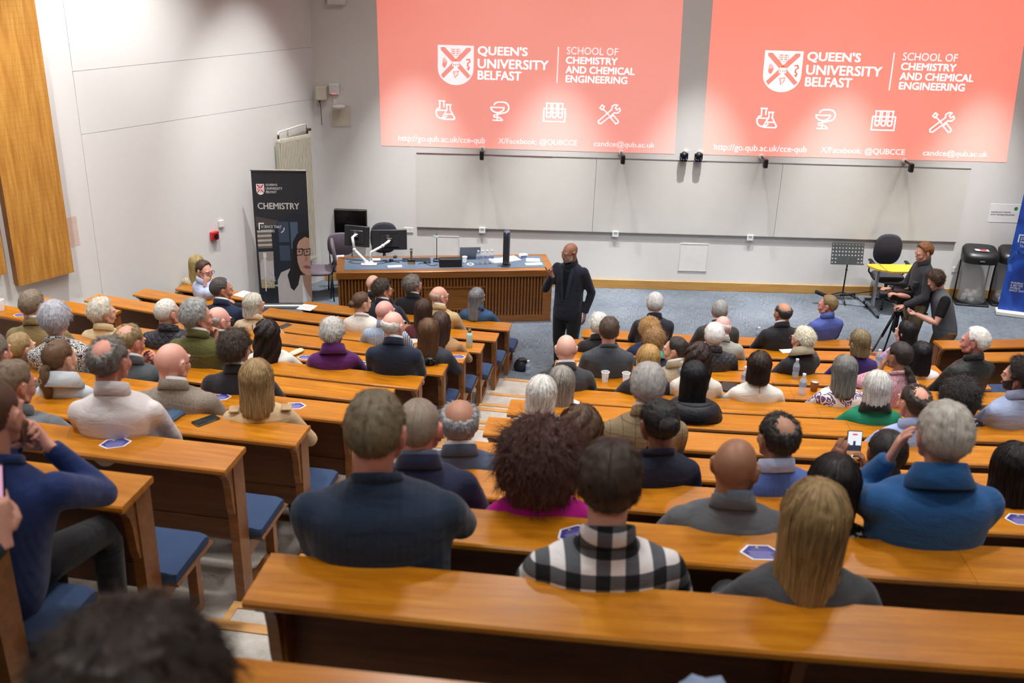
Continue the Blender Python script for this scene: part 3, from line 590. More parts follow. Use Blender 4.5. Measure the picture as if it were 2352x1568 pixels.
pr('flask body', '9A9088', [(.03, .85), (.26, .86), (.25, .3), (.04, .3)], 2); pr('liquid', 'A89468', [(.04, .42), (.25, .42), (.25, .27), (.05, .25)], 3); pr('vapour', 'B8B0B0', [(.05, .68), (.1, .76), (.17, .71), (.25, .72), (.25, .43), (.04, .43)], 3)
pr('stirrer', 'D8D4D0', [(.1, .84), (.15, .84), (.15, .77), (.135, .76), (.115, .25), (.1, .25), (.115, .76), (.1, .77)], 5); pr('base ring', '16181C', [(.02, .3), (.28, .3), (.3, .24), (.24, .19), (.06, .19), (.02, .22)], 4); pr('base leg', '1C1E22', [(.08, .19), (.26, .19), (.2, .06), (.12, .06)], 4)
pr('coat', 'B4AEAA', [(.30, .07), (.30, .42), (.36, .54), (.5, .6), (.7, .5), (.82, .3), (.82, .07)], 4)
pr('hair', '1E1818', [(.5, .3), (.46, .5), (.52, .62), (.56, .8), (.57, 1.0), (.64, 1.12), (.74, 1.17), (.83, 1.18), (.83, .5), (.66, .5), (.62, .35), (.55, .26)], 5)
pr('face', 'B08A78', [(.625, .82), (.635, .95), (.67, 1.02), (.76, 1.08), (.83, 1.06), (.83, .5), (.75, .5), (.67, .57), (.63, .7)], 6); pr('neck', '9A7464', [(.69, .55), (.83, .5), (.83, .12), (.77, .2), (.71, .35)], 5); pr('blouse', 'D8D4D4', [(.69, .4), (.74, .15), (.76, .07), (.68, .07)], 6)
pr('lips', '8A4E48', [(.70, .63), (.77, .655), (.83, .635), (.83, .605), (.76, .6)], 7); pr('nose shade', '9A7262', [(.77, .86), (.79, .74), (.77, .71), (.74, .72)], 7)
m = MB()
for cx in (.665, .785): stroke(m, [(cx-.05, .89), (cx+.05, .905), (cx+.045, .815), (cx-.04, .8)], .012, L(9), closed=True)
stroke(m, [(.715, .89), (.735, .89)], .012, L(9)); m.build('print_glasses', M_BLACK, e, fix=False)
for cx in (.665, .785): pr('eye', '3A2A26', arc(cx, .862, .016, 0, 330, 10), 8)
m = MB()
for s, x1, z0 in (('SHAPING', .265, .445), ('A BETTER', .27, .405), ('WORLD', .24, .365), ('SINCE 1845', .30, .325)): m = MB(); put_text(m, s, .1, x1, z0, z0+.03, L(9), .02); m.build('lettering', M_PWHITE, e, fix=False)
# blue banner at the right edge
e = empty('banner', (7.60, 14.52, 0), R(-18), label='blue roll-up banner at the right edge of the frame', category='banner')
def bluep():
    t = NT('print_blue'); t.color(t.ramp(t.noise(t.coord('Object', (1, 1, .7)), 2.4, 2, .4, 1.2), [(.35, '16307C'), (.5, '1E48A8'), (.68, '2E62C0')])); t.rough(.55); return t.m
m = MB(); m.box(0, .85, -.003, 0, .07, 2.1); m.build('sheet', bluep(), e); m = MB(); m.box(-.02, .88, -.1, .1, 0, .07, b=.012); m.build('base', M_WHITEP, e); m = MB(); m.box(-.01, .86, -.012, .012, 2.1, 2.12); m.build('top_rail', M_ALU, e); m = MB(); m.tube([(.42, .03, .05), (.42, .03, 2.1)], .009, 8); m.build('support_pole', M_ALU, e)
m = MB()
for s, x0, x1, z0, z1 in (('CHEMICAL', .09, .6, 1.58, 1.66), ('ENGINEERING', .09, .7, 1.47, 1.55), ('DE', .1, .17, 1.19, 1.23), ('PRO', .1, .21, 1.13, 1.17), ('THE', .1, .2, 1.07, 1.11), ('SHAPING', .1, .27, .5, .53), ('A BETTER', .1, .275, .46, .49), ('WORLD', .1, .245, .42, .45), ('SINCE 1845', .1, .3, .38, .41)): m = MB(); put_text(m, s, x0, x1, z0, z1, L(2), .02); m.build('lettering', M_PWHITE, e, fix=False)
m = MB(); stroke(m, [(.07, 1.15), (.07, 1.26), (.14, 1.26)], .016, L(2)); m.build('corner_mark', M_PWHITE, e, fix=False)
m = MB(); stroke(m, arc(.15, .86, .14, 60, 200, 12)+[(.05, .7)], .05, L(1)); m.build('print_shape', plain('print_blue2', '4070C8', .6), e, fix=False)
# notice on the wall
e = empty('wall_notice', (7.49, WALL_Y, 1.25), label='white paper notice with a green mark above the bins', category='notice')
m = MB(); m.box(0, .47, -.003, 0, 0, .29); m.build('sheet', M_PAPER, e); m = MB(); put_text(m, 'PLEASE PUT WASTE', .03, .33, .15, .17, L(1), .01); m.build('lettering', M_DGREY, e, fix=False); m = MB(); put_text(m, 'INTO THE BINS PROVIDED', .03, .4, .11, .13, L(1), .01); m.build('lettering', M_DGREY, e, fix=False); m = MB(); poly(m, arc(.4, .22, .03, 0, 330, 10), L(1)); m.build('green_mark', plain('green_ink', '2E8A4A', .6), e, fix=False)
# ------------------------------------------------------------------ podium
PZ = .795; PRZ = math.atan2(.39, 2.99); PL = 3.02; PD = .70
e = empty('podium', (-2.28, 13.31, 0), PRZ, label='long oak podium desk with fluted front and blue top', category='podium')
M_POD = wood('podium_oak', '6A3C14', '8A5420', 'A46A2E', .38, 1, .2); M_PODD = wood('podium_dark', '4E2C10', '6A3E18', '7E4E22', .45, 1, .1)
m = MB(); m.box(.02, PL-.02, .03, PD-.02, 0, PZ-.11); m.build('body', M_PODD, e)
m = MB(); m.box(-.02, PL+.02, -.02, PD+.0, PZ-.11, PZ-.004, b=.008); m.build('rim', M_POD, e, 40)
M_INLAY = plain('blue_linoleum', '56667A', .5, var=.08); m = MB(); m.box(.09, PL-.09, .08, PD-.09, PZ-.006, PZ); m.build('top_inlay', M_INLAY, e)
m = MB(); m.box(0, PL, .0, .03, 0, .1); m.box(PL-.13, PL, 0, .03, .1, PZ-.11); m.box(0, .03, 0, .03, .1, PZ-.11); m.box(PL-.02, PL, .03, PD-.02, 0, PZ-.11); m.build('frame_boards', M_POD, e)
m = MB(); m.box(0, .022, 0, .028, .1, PZ-.11); sl = m.mesh('slat'); sl.materials.append(M_POD); m = MB(); m.box(0, .022, 0, .028, .54, PZ-.11); sl2 = m.mesh('slat'); sl2.materials.append(M_POD); m = MB(); m.box(0, .022, 0, .028, .1, .2); sl3 = m.mesh('slat'); sl3.materials.append(M_POD)
u = .045
while u < PL-.16:
    for me in ((sl,) if not 1.2 < u < 2.03 else (sl2, sl3)):
        o = bpy.data.objects.new('slat', me); COL.objects.link(o); o.parent = e; o.location = (u, 0, 0)
    u += .046
m = MB(); m.box(1.19, 2.05, .012, .03, .2, .54); m.build('access_panel', M_POD, e)
m = MB()
for a in ((1.18, 2.06, .53, .55), (1.18, 2.06, .2, .215)): m.box(a[0], a[1], -.002, .03, a[2], a[3])
m.build('panel_moulding', M_POD, e)
def pod(x, y): return (x, y, PZ)
# monitors on white arms
MON = []
for i, (loc, rz, tilt, lab) in enumerate((((-2.08, 13.88, 1.145), R(-12), 0, 'left black monitor seen from behind on a white arm'), ((-1.62, 13.86, 1.11), R(8), 0, 'right black monitor seen from behind on a white arm'))):
    o = empty('monitor', loc, rz, label=lab, category='monitor', group='podium monitors'); o.rotation_euler = (R(-6), R((-8, 5)[i]*0), rz); MON.append((o, Matrix.Translation(loc) @ Euler((R(-6), 0, rz)).to_matrix().to_4x4()))
    w_, h_ = (.37, .3) if i == 0 else (.5, .29)
    m = MB(); m.box(-w_/2, w_/2, -.015, .02, -h_/2, h_/2, b=.008); m.box(-w_*.28, w_*.28, -.035, -.014, -h_*.36, h_*.3, b=.01); m.build('shell', M_DGREY, o, 40)
    m = MB(); m.box(-w_/2+.01, w_/2-.01, .02, .022, -h_/2+.01, h_/2-.01); m.build('screen', plain('screen_black', '08080A', .15), o)
    m = MB(); m.lathe([(.022, 0), (.022, .002), (.018, .002), (.018, 0)], n=20); m.xform(Matrix.Translation((-.02, -.036, h_*.2)) @ Matrix.Rotation(R(90), 4, 'X')); put_text(m, 'DELL', -.034, -.006, h_*.2-.005, h_*.2+.005, lambda x, z: (x, -.0375, z), .02); m.build('badge', M_ALU, o, fix=False)
    m = MB(); m.box(-.04, .04, -.05, -.034, -.03, .03, b=.004); m.build('mount_plate', M_BLACK, o); m = MB(); m.box(-.02, .025, -.052, -.05, .0, .008); m.build('sticker', M_PAPER, o, fix=False)
for (mo, mm), (pts, lab) in zip(MON, (([(-1.92, 13.66, PZ), (-1.95, 13.68, PZ+.06), (-2.1, 13.72, PZ+.2), (-2.13, 13.78, PZ+.36), (-2.09, 13.84, PZ+.385)], 'white jointed arm holding the left monitor'), ([(-1.86, 13.67, PZ), (-1.86, 13.68, PZ+.18), (-1.7, 13.74, PZ+.26), (-1.62, 13.80, PZ+.31), (-1.62, 13.83, PZ+.315)], 'white jointed arm holding the right monitor'))):
    o = empty('arm', pts[0], label=lab); o.parent = mo; o.matrix_parent_inverse = mm.inverted(); q = [Vector(p)-Vector(pts[0]) for p in pts]
    m = MB(); m.box(-.08, .08, -.05, .05, 0, .02, b=.006); m.lathe([(.04, .02), (.025, .05), (.02, .06)], n=12); m.build('base', M_WHITEP, o, 40)
    m = MB(); m.tube(q[:3], [.02, .02, .018], 8); m.ell(q[2], (.026,)*3); m.build('lower_arm', M_WHITEP, o, True); m = MB(); m.tube(q[2:], [.018, .022, .02][:len(q)-2], 8); m.ell(q[-1], (.03, .02, .008)); m.build('upper_arm', M_WHITEP, o, True)
# small things on the podium
def thing(name, loc, label, cat, rz=0, group=None):
    kw = dict(label=label, category=cat)
    if group: kw['group'] = group
    return empty(name, loc, rz, **kw)
o = thing('keyboard', (-1.24, 13.92, PZ), 'black keyboard on the podium', 'keyboard', PRZ); m = MB(); m.box(-.2, .2, -.06, .06, 0, .018, b=.005); m.build('case', M_BLACK, o)
m = MB()
for r_ in range(4):
    for c_ in range(14): m.box(-.19+c_*.027, -.168+c_*.027, -.05+r_*.026, -.03+r_*.026, .018, .024)
m.build('keys', M_DGREY, o)
m = MB(); m.ell((0, 0, .012), (.03, .05, .008), nu=14, nv=8); o = m.build('computer_mouse', M_BLACK, None, True, label='black computer mouse on the podium', category='mouse'); o.location = (-1.56, 14.03, PZ)
o = thing('handheld_microphone', (-1.30, 13.76, PZ), 'black handheld microphone standing in a charger on the podium', 'microphone'); m = MB(); m.box(-.05, .05, -.03, .03, 0, .07, b=.006); m.build('charger', M_BLACK, o); m = MB(); m.lathe([(.012, .05), (.016, .16), (.02, .19)], n=12); m.build('handle', plain('mic_gold', '8A7A58', .4, .5), o, 40); m = MB(); m.ell((0, 0, .215), (.024, .024, .008)); m.build('grille', M_BLACK, o, True); m = MB(); m.box(-.045, .045, -.034, -.03, .0, .035); m.build('label_strip', plain('kraft', 'B08A5A', .7), o)
o = thing('gooseneck_microphone', (-.95, 13.92, PZ), 'thin gooseneck microphone on a black foot on the podium', 'microphone'); m = MB(); m.box(-.05, .05, -.06, .06, 0, .03, b=.01); m.build('foot', M_BLACK, o); m = MB(); m.tube([(0, 0, .008), (0, .0, .25), (0, -.01, .38)], .006, 8); m.build('stem', plain('blue_grey_metal', '3A4A5E', .4, .5), o, True); m = MB(); m.ell((0, -.012, .405), (.013, .013, .008)); m.build('capsule', M_BLACK, o, True); m = MB(); m.ell((0, -.011, .365), (.009, .009, .008), nu=8, nv=6); m.build('light_ring', emis('green_led', '80FFA0', 4), o)
o = thing('laptop', (-.48, 14.08, PZ), 'open grey laptop on the podium behind the water bottles', 'laptop', PRZ); m = MB(); m.box(-.15, .15, -.0, .2, 0, .015, b=.004); m.build('base', M_ALU, o); m = MB(); m.box(-.15, .15, -.008, 0, .0, .2, b=.003); m.xform(Matrix.Rotation(R(18), 4, 'X')); m.build('lid', plain('laptop_grey', '8A8E92', .35, .6), o)
o = thing('speaker_box', (-.74, 13.70, PZ), 'low black box loudspeaker on the podium edge', 'speaker', PRZ); m = MB(); m.box(-.16, .16, -.05, .06, 0, .12, b=.008); m.build('case', M_BLACK, o); m = MB(); m.box(-.15, .15, -.053, -.05, .012, .108); m.build('grille', plain('grille_cloth', '26262A', .9), o)
m = MB(); m.box(-.12, .12, -.06, .06, 0, .012); o = m.build('document', M_PAPER, None, label='papers behind the black loudspeaker box on the podium', category='papers'); o.location = (-.76, 13.88, PZ)
def pcup(loc, label, h=.095):
    o = empty('plastic_cup', loc, label=label, category='cup', group='clear plastic cups'); m = MB(); prof = [(.024, 0), (.026, .004), (.036, h-.004), (.037, h), (.034, h), (.024, .006)]; m.lathe(prof, n=18); m.build('wall', glass('clear_plastic', 'F4F4F6', .1, .32), o, True); m = MB(); m.lathe([(.0362, h-.006), (.039, h-.003), (.039, h), (.036, h+.002), (.034, h)], n=18, caps=False); m.build('rim', glass('clear_rim', 'FFFFFF', .1, .75), o, True); return o
pcup((-.545, 13.86, PZ), 'clear plastic cup on the podium beside the black loudspeaker box')
def bottle(loc, label, group='plastic water bottles', sc=1.0, wl=.7):
    o = empty('water_bottle', loc, label=label, category='bottle', group=group); r = .032*sc; h = .2*sc
    m = MB(); m.lathe([(.0, .004), (r*.8, 0), (r, .012), (r, h*.3), (r*.9, h*.36), (r, h*.42), (r, h*.62), (r*.9, h*.72), (r*.45, h*.86), (r*.42, h*.92)], n=16, caps=False); m.build('body', glass('bottle_plastic', 'DCE6F0', .08, .30), o, True)
    m = MB(); m.lathe([(0, .006), (r*.9, .006), (r*.93, h*.3), (r*.84, h*.36), (r*.93, h*.42), (r*.93, h*wl), (0, h*wl)], n=14, caps=False); m.build('water', glass('water', 'C8D8E8', .02, .22), o, True)
    m = MB(); m.lathe([(r*1.015, h*.42), (r*1.015, h*.62)], n=16, caps=False); m.build('label_band', glass('bottle_label', '9AB0DC', .4, .6), o, True); m = MB(); m.lathe([(0, h*.9), (r*.5, h*.9), (r*.5, h), (0, h)], n=12, caps=False); m.build('cap', plain('cap_pale', 'DCE4F0', .4), o, 40); return o
for i, (x, y) in enumerate(((-.35, 13.83), (-.285, 13.84), (-.22, 13.85), (-.155, 13.87))): bottle((x, y, PZ), 'clear water bottle in the row on the podium, %s from the left' % ['first', 'second', 'third', 'fourth'][i])
o = thing('tape_roll', (-.46, 13.77, PZ), 'white roll of tape lying on the podium', 'tape'); m = MB(); m.lathe([(.03, 0), (.05, 0), (.05, .016), (.03, .016), (.03, 0)], n=20, caps=False); m.build('ring', M_PAPER, o, 40); m = MB(); m.lathe([(.0285, .001), (.0298, .001), (.0298, .015), (.0285, .015), (.0285, .001)], n=20, caps=False); m.build('core', plain('kraft', 'B08A5A', .7), o, 40)
o = thing('column_speaker', (.05, 13.79, PZ), 'tall dark grey column loudspeaker standing on the podium', 'speaker', R(-8)); m = MB(); m.box(-.045, .045, -.05, .05, .02, .52, b=.015); m.build('body', plain('column_grey', '4A4C54', .5), o, 40); m = MB(); m.box(-.038, .038, -.053, -.049, .09, .44); m.build('grille', plain('column_grille', '36383E', .8), o); m = MB(); m.box(-.06, .06, -.065, .065, 0, .02, b=.008); m.build('foot', M_BLACK, o); m = MB(); m.ell((0, -.052, .495), (.006, .003, .006), nu=8, nv=6); m.build('status_light', emis('blue_led', '3060FF', 6), o); m = MB(); put_text(m, 'LD', -.012, .012, .465, .475, lambda x, z: (x, -.0515, z)); m.build('badge', M_ALU, o, fix=False)
for i, (x, y, w_, d_, rz, lab) in enumerate(((-.06, 13.98, .26, .2, .15, 'stack of white papers on the podium behind the column loudspeaker'), (.13, 14.12, .2, .22, .4, 'tilted white paper on the podium behind the column loudspeaker'), (.44, 14.08, .2, .15, -.1, 'white paper at the right end of the podium'), (.45, 13.90, .24, .1, .05, 'green-edged leaflet at the right end of the podium'), (-1.52, 13.62, .2, .09, .1, 'white card at the left front of the podium'), (-1.83, 13.9, .14, .1, .0, 'small note beside the monitor arm bases'))):
    m = MB(); m.box(-w_/2, w_/2, -d_/2, d_/2, 0, .003+(.012 if i == 0 else 0)); o = empty('loose_paper', (x, y, PZ), rz+PRZ, label=lab, category='paper', group='papers on the podium'); m.build('sheet', M_PAPER, o)
    if i == 3: m = MB(); m.box(-w_/2-.01, w_/2+.01, -d_/2-.01, d_/2+.01, -.0005, .0008); m.build('backing', plain('leaf_green', '4AA060', .6), o)
o = thing('tissue_box', (.30, 14.2, PZ), 'small white box with a blue print at the back of the podium', 'box', .3); m = MB(); m.box(-.06, .06, -.04, .04, 0, .05, b=.008); m.build('carton', M_PAPER, o); m = MB(); m.box(-.05, .05, -.0412, -.04, .012, .036); m.build('print_band', plain('print_blue3', '5A6AB0', .6), o)
m = MB(); pts = [(-1.72+.02*i+.03*math.sin(i*1.3), 13.83+.05*math.sin(i*.9+1), PZ+.004) for i in range(14)]; m.tube(pts, .004, 6); m.box(-1.62, -1.57, 13.82, 13.86, PZ, PZ+.03); m.build('cable', M_BLACK, None, True, label='tangled black cable and plug on the podium', category='cable')
m = MB(); pts = [(-1.2+.03*i, 13.74+.05*math.sin(i*.7), PZ+.004) for i in range(10)]; m.tube(pts, .004, 6); m.box(-1.13, -1.03, 13.80, 13.825, PZ, PZ+.015); m.build('cable', M_BLACK, None, True, label='black cable running to the loudspeaker box', category='cable')
# ------------------------------------------------------------------ chairs
M_PURP = plain('plum_fabric', '6A5E68', .9, var=.1, bump=.2, bscale=200); M_FABR = plain('charcoal_fabric', '2E2E36', .9, var=.1, bump=.2, bscale=200)
def pad(m, cx, cy, cz, w_, d_, t, Mx=None, n=24, p=3.2):
    st = len(m.v); rings = []
    for z, q in ((-t/2, .9), (-t*.3, .99), (t*.2, 1), (t/2, .93), (t*.56, .7)):
        rings.append([(math.copysign(abs(math.cos(a))**(2/p), math.cos(a))*w_/2*q, math.copysign(abs(math.sin(a))**(2/p), math.sin(a))*d_/2*q, z) for a in (2*math.pi*i/n for i in range(n))])
    m.loft(rings); m.xform(Matrix.Translation((cx, cy, cz)) @ (Mx or Matrix.Identity(4)), st)
for loc, rz, lab in (((-2.74, 14.42, 0), R(100), 'plum fabric chair half hidden by the black banner'), ((-2.42, 14.62, 0), R(-165), 'plum fabric chair with a leaflet on it beside the podium')):
    o = thing('stacking_chair', loc, lab, 'chair', rz, 'plum fabric chairs')
    m = MB(); pad(m, 0, 0, .43, .44, .42, .05); m.build('seat', M_PURP, o, True); m = MB(); pad(m, 0, -.22, .72, .4, .38, .045, Matrix.Rotation(R(82), 4, 'X')); m.build('backrest', M_PURP, o, True)
    for sx in (-1, 1):
        for sy in (-1, 1): m = MB(); m.tube([(sx*.19, sy*.17, .42), (sx*.21, sy*.2, 0)], .011, 8); m.build('leg', M_BLACK, o, True)
        m = MB(); m.tube([(sx*.17, -.18, .41), (sx*.17, -.24, .6)], .01, 8); m.build('back_upright', M_BLACK, o, True)
m = MB(); m.box(-.06, .06, -.005, .005, 0, .16); m.xform(Matrix.Translation((-2.44, 14.58, .46)) @ Euler((R(-20), 0, R(20))).to_matrix().to_4x4()); m.build('leaflet', plain('leaflet_white', 'D8DCEA', .7, var=.1), None, label='white and blue leaflet standing on the plum chair', category='leaflet')
for loc, rz, sc, lab in (((-1.78, 14.66, 0), R(190), 1.0, 'dark office chair behind the two monitors'), ((5.93, 14.78, 0), R(175), 1.0, 'dark office swivel chair behind the yellow table')):
    o = thing('office_chair', loc, lab, 'chair', rz, 'dark office chairs')
    m = MB(); pad(m, 0, 0, .45, .48, .46, .08); m.build('seat', M_FABR, o, True); m = MB(); pad(m, 0, -.24, .82, .42, .5, .07, Matrix.Rotation(R(84), 4, 'X'), p=2.6); m.build('backrest', M_FABR, o, True)
    m = MB(); m.tube([(0, -.26, .62), (0, -.24, .45), (0, -.05, .4)], [.02, .025, .02], 8, flat=.5); m.build('back_bar', M_BLACK, o, True); m = MB(); m.tube([(0, 0, .1), (0, 0, .41)], .025, 10); m.build('gas_column', M_BLACK, o, True)
    for a in range(5): c_, s_ = math.cos(a*1.2566), math.sin(a*1.2566); m = MB(); m.tube([(0, 0, .1), (.28*c_, .28*s_, .07)], [.022, .016], 8); m.ell((.28*c_, .28*s_, .028), (.026, .026, .028), nu=10, nv=6); m.build('base_leg', M_BLACK, o, True)
    if loc[0] > 0:
        for sx in (-1, 1): m = MB(); m.tube([(sx*.22, -.1, .44), (sx*.27, -.1, .5), (sx*.27, -.08, .66)], .014, 8); m.box(sx*.27-.03, sx*.27+.03, -.14, .1, .66, .69, b=.01); m.build('armrest', M_BLACK, o, 40)
        m = MB(); m.tube([(-.2, .05, .4), (-.32, .0, .39)], .008, 6); m.tube([(-.2, .1, .4), (-.3, .08, .37)], .008, 6); m.build('lever', M_BLACK, o, True)
# yellow table
M_YEL = plain('yellow_laminate', 'D0A030', .4, var=.05)
o = thing('side_table', (6.0, 14.42, 0), 'small yellow-topped table on grey castor legs', 'table', R(2))
m = MB(); m.prism([(-.50, .13), (-.46, .2), (.44, .2), (.46, -.13), (-.22, -.16), (-.4, -.06)], 2, .685, .71); m.build('tabletop', M_YEL, o); m = MB(); m.box(-.30, -.29, -.15, .2, .7101, .7115); m.build('seam_strip', M_DGREY, o)
for sx in (-.36, .36):
    m = MB(); m.box(sx-.02, sx+.02, .0, .05, .05, .685); m.build('leg', M_STEEL, o); m = MB(); m.box(sx-.02, sx+.02, -.26, .26, .05, .085); m.build('foot_bar', M_STEEL, o)
    for sy in (-.24, .24): m = MB(); m.lathe([(.0, -.014), (.028, -.014), (.028, .008), (0, .008)], n=14, caps=False); m.xform(Matrix.Translation((sx, sy, .028)) @ Matrix.Rotation(R(90), 4, 'Y')); m.build('castor', M_BLACK, o, 40)
# music stand
o = thing('music_stand', (5.33, 14.9, 0), 'grey perforated music stand on a black tripod', 'music stand')
M_MS = plain('music_grey', '55585A', .45, .3); m = MB(); nx_, nz_ = 10, 6; w_, h_ = .5, .33
for i in range(nx_):
    for j in range(nz_):
        cx, cz = -w_/2+w_*(i+.5)/nx_, h_*(j+.5)/nz_; sx_, sz_ = w_/nx_/2, h_/nz_/2; hole = not (j < 2 and 1 < i < 8)
        sq = [(cx+sx_*a, cz+sz_*b) for a, b in ((1, 0), (1, 1), (0, 1), (-1, 1), (-1, 0), (-1, -1), (0, -1), (1, -1))]
        if hole:
            ho = [(cx+.0125*math.cos(R(45*q)), cz+.0125*math.sin(R(45*q))) for q in range(8)]; m.raw([(a, 0, b) for a, b in sq+ho], [(q, (q+1) % 8, 8+(q+1) % 8, 8+q) for q in range(8)])
        else: m.raw([(a, 0, b) for a, b in sq], [tuple(range(8))])
m.box(-w_/2, w_/2, -.05, 0, -.004, 0); m.box(-w_/2, w_/2, -.05, -.047, 0, .02); m.xform(Matrix.Translation((-.02, -.0, .60)) @ Matrix.Rotation(R(-12), 4, 'X')); m.build('desk_plate', M_MS, o, fix=False)
m = MB(); m.tube([(0, .02, .1), (0, .02, .7)], .012, 10); m.build('pole', M_BLACK, o, True); m = MB(); m.ell((0, .02, .5), (.022, .022, .008)); m.build('clamp', M_BLACK, o, True)
for a in (20, 150, 265): m = MB(); m.tube([(0, .02, .14), (.26*math.cos(R(a)), .02+.26*math.sin(R(a)), .012)], .011, 8); m.build('leg', M_BLACK, o, True)
# boom microphone
o = thing('boom_microphone', (5.1, 14.72, 0), 'black shotgun microphone on a boom pole low above the carpet', 'microphone')
m = MB(); m.tube([(-.26, 0, .20), (-.05, .02, .12)], [.03, .03], 12); m.build('foam_shield', plain('foam', '1A1A1C', .95), o, 40); m = MB(); m.tube([(-.05, .02, .12), (.0, .02, .11), (.05, .02, .14), (.95, -.2, .36)], [.009, .011, .009, .007], 8); m.build('boom_pole', M_BLACK, o, True); m = MB(); m.tube([(.12, .0, .155), (.34, -.05, .20)], .022, 10); m.build('grip', plain('foam', '1A1A1C', .95), o, True); m = MB(); m.tube([(0, .02, .11), (.08, .05, .01)], .009, 8); m.tube([(.0, .02, .11), (-.06, .1, .01)], .009, 8); m.tube([(.3, -.04, .19), (.55, -.1, .008)], .008, 8); m.build('prop_leg', M_BLACK, o, True)
# bins
M_BAG = glass('bag_plastic', 'DCDCD8', .25, .30)
for i, (x, y, rz, lab) in enumerate(((7.36, 14.93, R(-8), 'clear-bag recycling bin with a red label on its black lid'), (7.92, 14.93, R(-8), 'clear-bag recycling bin partly hidden by the blue banner'))):
    o = thing('recycling_bin', (x, y, 0), lab, 'bin', rz, 'clear-bag bins')
    m = MB(); m.box(-.25, .25, -.14, .16, 0, .03, b=.01); m.build('base', M_BLACK, o); m = MB(); m.tube([(-.22, .15, .008), (-.22, .15, .8)], .012, 8); m.tube([(.22, .15, .008), (.22, .15, .8)], .012, 8); m.build('stand_pole', M_BLACK, o, True)
    m = MB(); rings = []
    for z, q, sh_ in ((.70, 1.0, 0), (.79, 1.02, 0), (.83, 1.0, .02), (.865, .86, .04)): rings.append([(math.copysign(abs(math.cos(a))**.6, math.cos(a))*.26*q, math.copysign(abs(math.sin(a))**.6, math.sin(a))*.2*q+sh_, z+(.05 if math.sin(a) > 0 else 0)*(z > .75)) for a in (2*math.pi*j/24 for j in range(24))])
    m.loft(rings); m.build('lid', M_BLACK, o, 50); m = MB(); m.box(-.1, .1, -.07, .02, .878, .884); m.build('lid_label', plain('label_grey', 'C8CCD0', .5), o)
    m = MB(); m.box(-.03, .07, -.06, .015, .8842, .886); m.build('label_print', M_RED if i == 0 else plain('label_blue', '8AA0C0', .5), o); m = MB(); m.box(-.05, .02, -.213, -.205, .745, .765); m.build('badge', M_ALU, o)
    m = MB(); rings = []
    for z, q in ((.03, .7), (.06, .9), (.2, .86), (.4, .84), (.6, .92), (.71, .98)): rings.append([(math.cos(a)*.24*q*(1+.05*math.sin(5*a+z*9)), math.sin(a)*.17*q*(1+.05*math.sin(7*a-z*6)), z) for a in (2*math.pi*j/32 for j in range(32))])
    m.loft(rings, caps=False); m.build('bag', M_BAG, o, True); m = MB()
    for q in range(7): m.ell((random.uniform(-.13, .13), random.uniform(-.08, .08), .08+random.uniform(0, .12)), (.05, .04, .04), nu=8, nv=6, rot=(q, q*2, q))
    m.build('litter', glass('litter', 'E8E8EC', .3, .55), o, True)
# ------------------------------------------------------------------ people: templates
M_EYEW = plain('eye_white', 'E8E2DC', .2, var=0); M_IRIS = plain('iris', '2A201A', .15, var=0); M_LIPS = plain('lips', 'B06A60', .5, var=.03)
def head_src(fem=False):
    m = MB(); j = .92 if fem else 1.0
    m.ell((0, -.018, .026), (.0765, .096, .089), nu=28, nv=18); m.ell((0, .032, .0), (.066, .06, .086), nu=24, nv=16); m.ell((0, .040, -.055), (.054*j, .05, .058), nu=20, nv=14); m.ell((0, .062, -.093), (.027*j, .022, .022))
    for s in (-1, 1):
        m.tube([(s*.060, -.005, -.03), (s*.054*j, .01, -.065), (s*.02, .06, -.094)], [.018, .02, .018], 10)
        m.ell((s*.028, .083, .021), (.027, .014, .010)); m.ell((s*.036, .060, -.032), (.029, .027, .03)); m.ell((s*.011, .093, -.036), (.009, .010, .008))
        m.ell((s*.081, -.014, -.006), (.008, .021, .033), rot=(R(-12), 0, R(s*-24))); m.ell((s*.078, -.004, -.033), (.009, .010, .013)); m.tube([(s*.088, -.03, .005), (s*.089, -.022, .024), (s*.084, -.002, .026), (s*.08, .006, .012)], .0055, 8); m.tube([(s*.088, -.03, .005), (s*.086, -.026, -.015), (s*.082, -.012, -.034)], .0055, 8)
    m.tube([(0, .086, .012), (0, .099, -.012), (0, .107, -.030)], [.008, .009, .0115], 12); m.ell((0, .089, -.066), (.025, .010, .012))
    m.tube([(0, -.03, -.03), (0, -.034, -.10), (0, -.038, -.15), (0, -.034, -.20)], [.060*j, .056*j, .055*j, .045], 16)
    return m
def hand_src(curl):
    """wrist at origin, fingers along +Y, palm facing -Z, thumb on +X; curl 0..1 (or list per finger)"""
    m = MB(); m.loft([[(math.cos(a)*wx, y, math.sin(a)*wz) for a in (2*math.pi*i/14 for i in range(14))] for y, wx, wz in ((-.03, .026, .021), (0, .027, .019), (.03, .034, .017), (.06, .040, .016), (.085, .040, .014), (.093, .034, .010))])
    L = (.07, .08, .075, .06); cs = curl if hasattr(curl, '__len__') else [curl]*4
    for i, x in enumerate((.031, .0105, -.0105, -.0305)):
        p = Vector((x, .085, 0)); a = 0; pts = [Vector((x, .07, 0)), p.copy()]
        for s_, f in ((.45, 80), (.32, 95), (.23, 60)):
            a -= R(f*cs[i]); p = p+Vector((x*.05, math.cos(a), math.sin(a)))*L[i]*s_; pts.append(p.copy())
        m.tube(pts, [.0095, .0098, .009, .0083, .0068], 8)
    c = sum(cs)/4; m.tube([(.028, .015, -.004), (.048, .038, -.012), (.056-.02*c, .062, -.02-.012*c), (.052-.035*c, .085, -.026-.02*c)], [.014, .0125, .0105, .0085], 8)
    return m
